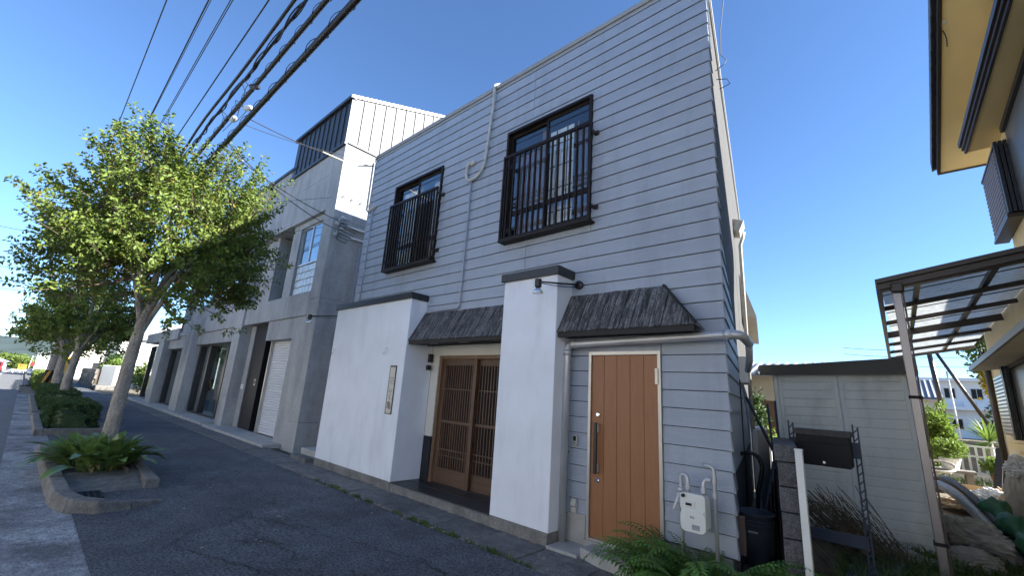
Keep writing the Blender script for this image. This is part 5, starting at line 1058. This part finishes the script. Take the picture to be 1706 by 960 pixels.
tag(MB().box(-.60, -.20, 5.3, 6.6, 0, .16).build('timber_edging', 'bluebin', None, bevel=.01), 'flat grey slab lying in the grass by the letterbox', 'slab')
lump('rubble', 'silver', 'crumpled pale plastic sheet on the grass by the shed', 'sheet', (-.2, 6.7, 0), (.25, .2, .1), 21)
# ---- alley end: white gate, back house
gt = root('alley_gate', 'small pale board gate closing the alley', 'gate', (-2.68, 12.0, 0))
for k in range(4): box('gate_board', 'offwhite', gt, -2.88+k*.10, -2.79+k*.10, 12.0, 12.03, .05, .84)
for z in (.2, .7): box('gate_rail', 'offwhite', gt, -2.89, -2.48, 12.031, 12.06, z, z+.06)
for i, (x, y) in enumerate(((-2.15, 9.4), (-1.95, 8.6), (-1.75, 7.8))): tag(box('fence_board', 'offwhite', None, x-.03, x+.03, y-.35, y+.35, 0, 1.25), ('farthest', 'middle', 'nearest')[i]+' white board panel along the right of the alley', 'panel', 'panels along the alley')
bh = root('back_house', 'old house with grey tiled roof and beige plaster at the end of the alley', 'house', (-3, 16, 0)); box('plaster_wall', 'beige', bh, -6, -1.0, 16, 20, 1.85, 2.62); box('wood_wall', 'framewood', bh, -6, -1.0, 16.02, 20, -.05, 1.85)
MB().hexa([(-6.4, 15.5, 2.58), (-1.6, 15.5, 2.58), (-1.6, 17.3, 3.08), (-6.4, 17.3, 3.08), (-6.4, 15.5, 2.64), (-1.6, 15.5, 2.64), (-1.6, 17.3, 3.14), (-6.4, 17.3, 3.14)]).build('roof', 'greytile', bh)
for k in range(18):
    x = -6.3+k*.26; MB().tube([(x, 15.48, 2.66), (x, 17.3, 3.15)], .06, 8).build('roof_tile_row', 'greytile', bh, smooth=True)
bush('alley_shrub', 'dark shrub at the end of the alley', 'shrub', (-3.35, 14.2, 1.35), (.4, .4, .8), 900, .12, 'hedgeleaf', 71, .03); bush('alley_shrub', 'pale sunlit weeds above the alley gate', 'weeds', (-2.5, 13.2, .85), (.45, .4, .35), 260, .12, 'paleleaf', 72, .01)
# ---- apartment block far behind
ap = root('apartment_block', 'cream two-storey apartment block in the distance behind the yard', 'building', (8, 70, 0))
box('wall', 'offwhite', ap, 1.2, 14, 70, 82, -.5, 6.0); box('left_wing', 'offwhite', ap, -.6, 1.19, 74, 82, -.5, 5.2); box('roof_slab', 'offwhite', ap, .9, 14.3, 69.2, 82.3, 6.0, 6.35); box('balcony_slab', 'offwhite', ap, 1.0, 14, 68.9, 69.99, 2.9, 3.25)
for x, z in ((1.6, 4.1), (3.2, 4.1), (5.3, 4.1), (7.6, 4.1), (9.8, 4.1), (1.7, .9), (3.4, .8), (6.4, .9), (9.3, .9)):
    w_ = box('window', 'alu', ap, x, x+.95, 69.93, 69.995, z, z+1.2); box('pane', 'blackpanel', w_, x+.06, x+.45, 69.90, 69.925, z+.08, z+1.12); box('pane', 'blackpanel', w_, x+.5, x+.89, 69.90, 69.925, z+.08, z+1.12)
for x in (4.6, 5.6): box('air_conditioner', 'whitepvc', ap, x, x+.7, 69.3, 69.6, 3.25, 3.8)
tr_ = root('far_roof', 'striped dark shed roof left of the cream apartments', 'building', (1.1, 40, 0)); box('shed_wall', 'beige', tr_, .0, 1.6, 40, 44, -.05, 2.9)
MB().hexa([(-.2, 39.5, 2.9), (1.8, 39.5, 2.9), (1.8, 44, 4.3), (-.2, 44, 4.3), (-.2, 39.5, 3), (1.8, 39.5, 3), (1.8, 44, 4.4), (-.2, 44, 4.4)]).build('roof', 'rooftile', tr_)
for k in range(7): MB().bar((-.1+.3*k, 39.5, 3.03), (-.1+.3*k, 44, 4.43), .09, .06).build('roof_seam', 'splice', tr_)
for (a, b, r, lb, m) in (((1.13, 25, 0), (.86, 25, 5.2), .10, 'upright dark timber utility pole behind the yard', 'bronze'), ((2.35, 25, 1.2), (1.05, 25, 4.5), .07, 'slanting brace pole behind the yard', 'bronze'), ((1.42, 25, 0), (1.33, 25, 3.55), .035, 'slim white pole behind the yard', 'whitepaint')):
    p_ = root('yard_pole', lb, 'pole', a); tube('shaft', m, p_, [a, b], [r, r*.8], 10)
for i, z in enumerate((4.4, 4.1, 3.7)): tag(tube('far_wire', 'wire', None, arc((-2, 26, z+.3), (1, 26, z-.15), (9, 26, z+.4), 8), .012, 4), ('top', 'middle', 'bottom')[i]+' thin wire behind the yard poles', 'wire', 'wires behind the yard')
rw = box('rear_wall', 'stone', None, -.5, 8, 22.6, 22.9, -.05, .95); tag(rw, 'low dark wall behind the white fence and yucca', 'wall')
# ================================================================== FAR END OF THE STREET
sw_ = root('stone_wall', 'dark rubble-stone retaining wall down the street', 'wall', (-49, 3.6, 0))
box('wall_core', 'soil', sw_, -56, -44.6, 3.72, 4.3, -.05, 1.42)
for r in range(4):
    x = -56.0+.3*(r % 2)
    while x < -44.8:
        L = rnd.uniform(.55, .95); MB().hexa([(x+.02, 3.60+rnd.uniform(-.05, .03), r*.36+.01), (x+L-.02, 3.60+rnd.uniform(-.05, .03), r*.36+.01), (x+L-.02, 3.75, r*.36+.01), (x+.02, 3.75, r*.36+.01), (x+.04, 3.63, r*.36+.35), (x+L-.04, 3.63, r*.36+.35), (x+L-.02, 3.75, r*.36+.35), (x+.02, 3.75, r*.36+.35)]).build('stone_block', 'stone', sw_); x += L
gp = root('gate_wall', 'sunlit whitish stone gatepost wall at the end of the dark wall', 'wall', (-44, 4.6, 0)); MB().hexa([(-44.5, 3.9, -.05), (-43.3, 4.6, -.05), (-43.5, 5.2, -.05), (-44.7, 4.5, -.05), (-44.5, 3.9, 1.75), (-43.3, 4.6, 1.75), (-43.5, 5.2, 1.75), (-44.7, 4.5, 1.75)]).build('post', 'offwhite', gp, bevel=.05); MB().box(-44.9, -42.9, 3.7, 5.4, -.04, .3).build('base', 'kerb', gp, bevel=.05)
def house(label, x0, x1, y0, y1, h, rh, wm, rm, wins=True):
    o = root('street_house', label, 'house', ((x0+x1)/2, y0, 0)); box('wall', wm, o, x0, x1, y0, y1, -.05, h); ym_ = (y0+y1)/2
    MB().prism([(y0-.5, h), (ym_, h+rh), (y1+.5, h)], lambda u, v, d: (d, u, v), x0-.5, x1+.5).build('roof', rm, o)
    if wins:
        n = max(1, int((x1-x0)/3))
        for k in range(n):
            for z in ([1.0, 3.6] if h > 4.5 else [1.0]): xx = x0+(x1-x0)*(k+.5)/n; w_ = box('window', 'alu', o, xx-.7, xx+.7, y0-.05, y0-.005, z, z+1.2); box('pane', 'blackpanel', w_, xx-.6, xx+.6, y0-.065, y0-.052, z+.1, z+1.1)
        for z in ([1.0, 3.6] if h > 4.5 else [1.0]): w_ = box('window', 'alu', o, x1+.005, x1+.05, ym_-.8, ym_+.8, z, z+1.2); box('pane', 'blackpanel', w_, x1+.052, x1+.065, ym_-.7, ym_+.7, z+.1, z+1.1)
house('white two-storey house beyond the dark stone wall', -60, -51, 5.2, 13, 4.2, 1.8, 'offwhite', 'greytile'); house('low white house behind the gatepost wall', -49, -42, 9, 15, 3.2, 1.4, 'offwhite', 'rooftile')
house('far cream house right of the road bend', -88, -78, 3.2, 10, 4.8, 1.6, 'beige', 'rooftile'); house('distant low house with grey roof at the left edge', -128, -118, -9, -2.2, 1.5, 1.6, 'offwhite', 'greytile', False)
house('distant pale house beyond the yellow sign', -150, -140, 1.5, 8, 3.6, 1.5, 'offwhite', 'greytile')
bush('street_shrub', 'dark shrub on top of the stone wall', 'shrub', (-50, 5, 1.9), (2.6, .8, .9), 2200, .2, 'hedgeleaf', 81, .1); bush('street_shrub', 'pale green shrub beside the gatepost wall', 'shrub', (-46.3, 4.9, 1.75), (1.2, .7, .6), 900, .2, 'paleleaf', 82, .05); bush('street_shrub', 'broad green shrub behind the concrete columns', 'shrub', (-37.5, 5.6, 1.1), (2.5, .9, 1.0), 2400, .17, 'hedgelit', 83, .1)
bush('street_tree_far', 'broad far roadside tree canopy below the hills', 'tree', (-190, -4, 2.0), (9, 9, 2.2), 2400, .9, 'hedgelit', 84, .4); bush('street_tree_far', 'small round tree by the far yellow sign', 'tree', (-135, -1.2, 1.6), (1.6, 1.4, 1.5), 900, .4, 'hedgelit', 85, .15)
# yellow arrow sign, guard rail, red sign, car, banners
ys_ = root('arrow_sign', 'yellow road sign board with black two-way arrow at the road bend', 'sign', (-100, -.1, 0)); box('board', 'signyellow', ys_, -100, -99.96, -.52, .32, .50, 1.28)
for y in (-.4, .2): box('leg', 'steelpipe', ys_, -100.08, -100.01, y-.03, y+.03, 0, .9)
MB().box(-99.955, -99.945, -.30, .10, 1.0, 1.08).box(-99.955, -99.945, -.14, -.06, .70, 1.0).build('arrow_shaft', 'ink', ys_)
for s in (1, -1): MB().prism([(-.1+s*.2, .94), (-.1+s*.34, 1.04), (-.1+s*.2, 1.14)], lambda u, v, d: (d, u, v), -99.955, -99.945).build('arrow_head', 'ink', ys_)
gl_ = root('guard_rail', 'white guard rail across the end of the road', 'guard rail', (-99, 0, 0)); box('rail', 'whitepaint', gl_, -99.1, -99.0, -1.1, 1.2, .30, .48)
for y in (-.9, -.2, .5, 1.0): box('rail_post', 'whitepaint', gl_, -99.2, -99.1, y-.05, y+.05, 0, .47)
rs_ = root('red_sign', 'round red traffic sign on a white post at the road bend', 'sign', (-98, .85, 0)); MB().lathe([(.28, 0), (.28, .03)], (-98, .85, 1.40), 16, (1, 0, 0)).build('disc', 'redpaint', rs_); tube('post', 'whitepaint', rs_, [(-98.03, .5, 0), (-98.03, .62, 2.6)], .04, 8)
car = root('parked_car', 'small red car at the left edge far down the road', 'car', (-96, -2.3, 0))
MB().prism([(-98, .3), (-94.2, .3), (-94.1, .75), (-95, .9), (-95.6, 1.42), (-97.3, 1.45), (-98, .95)], lambda u, v, d: (u, d, v), -3.6, -2.0).build('body', 'redpaint', car, bevel=.08); MB().prism([(-95.1, .92), (-95.62, 1.36), (-97.2, 1.39), (-97.8, .95)], lambda u, v, d: (u, d, v), -3.61, -1.99).build('side_windows', 'blackpanel', car)
MB().hexa([(-94.95, -3.45, .93), (-94.95, -2.15, .93), (-95.0, -2.15, .93), (-95.0, -3.45, .93), (-95.5, -3.4, 1.38), (-95.5, -2.2, 1.38), (-95.55, -2.2, 1.38), (-95.55, -3.4, 1.38)]).build('windscreen', 'blackpanel', car)
for x in (-97.3, -94.9):
    for y in (-3.55, -2.05): MB().lathe([(.30, -.1), (.30, .1)], (x, y, .30), 14, (0, 1, 0)).build('wheel', 'tyre', car)
for i, (x, y, m) in enumerate(((-70, 2.3, 'signyellow'), (-66, 2.4, 'offwhite'), (-62, 2.6, 'signyellow'))):
    b_ = root('banner', ('far orange', 'white', 'near orange')[i]+' shop banner on a pole by the sidewalk', 'banner', (x, y, 0), 'banners along the far sidewalk'); tube('pole', 'whitepaint', b_, [(x, y, 0), (x, y, 2.5)], .03, 6); box('cloth', m, b_, x-.02, x+.02, y+.04, y+.5, .6, 2.4)
# across-street buildings (only seen as reflections)
house('yellow building across the street, seen only in the shop glass', -105, -66, -22, -13, 6, 1.5, 'ochre', 'rooftile'); bush('street_tree_far', 'roadside tree across the street, seen only in the shop glass', 'tree', (-72, -12, 3.5), (3, 2, 2.5), 1500, .5, 'hedgelit', 86, .2)
# ---- unseen row added across the street to bounce sun onto the shaded fronts
for i, (x0, x1, y1, h, wm, rm) in enumerate(((-62, -50, -10.4, 7.0, 'offwhite', 'greytile'), (-48.5, -37, -10.2, 7.4, 'beige', 'rooftile'), (-35.5, -25, -10.5, 6.8, 'offwhite', 'greytile'), (-23.5, -12, -10.1, 7.8, 'offwhite', 'rooftile'), (-10.5, 1, -10.4, 7.2, 'beige', 'greytile'), (2.5, 13, -10.2, 7.6, 'offwhite', 'rooftile'), (14.5, 26, -10.4, 7.0, 'beige', 'rooftile'))):
    o = root('bounce_row_house', ('farthest white', 'second farthest cream', 'third farthest white', 'tall white middle', 'cream facing the shop', 'white near', 'nearest cream')[i]+' house added out of view across the street to bounce light', 'house', ((x0+x1)/2, y1, 0), 'houses added for bounce light')
    box('wall', wm, o, x0, x1, y1-8, y1, -.05, h); MB().prism([(y1+.5, h), (y1-4, h+1.6), (y1-8.5, h)], lambda u, v, d: (d, u, v), x0-.4, x1+.4).build('roof', rm, o)
    n = int((x1-x0)/3)
    for k in range(n):
        for z in (.9, 3.6): xx = x0+(x1-x0)*(k+.5)/n; w_ = box('window', 'alu', o, xx-.8, xx+.8, y1+.005, y1+.05, z, z+1.3); box('pane', 'blackpanel', w_, xx-.7, xx+.7, y1+.052, y1+.06, z+.1, z+1.2)
struct(MB().box(-420, 60, -10.6, -8.2, -.05, .10).build('bounce_sidewalk', 'concretelight'))  # unseen pale pavement, added with the row for more bounce
# hills
hl = MB(); n = 90; rr = random.Random(4)
for i in range(n+1):
    y = -1500+3000*i/n; hgt = 80+28*math.sin(y*.0041+2.0)+16*math.sin(y*.013+.5)+7*math.sin(y*.041)+5*rr.random()
    hl.v += [(-2200, y, -2), (-2450, y, hgt*.55), (-2700+60*math.sin(y*.01), y, hgt), (-3000, y, -2)]
for i in range(n):
    for j in range(3): a = 4*i+j; hl.f.append((a, a+1, a+5, a+4))
struct(hl.build('hills', 'hill', None, smooth=True))
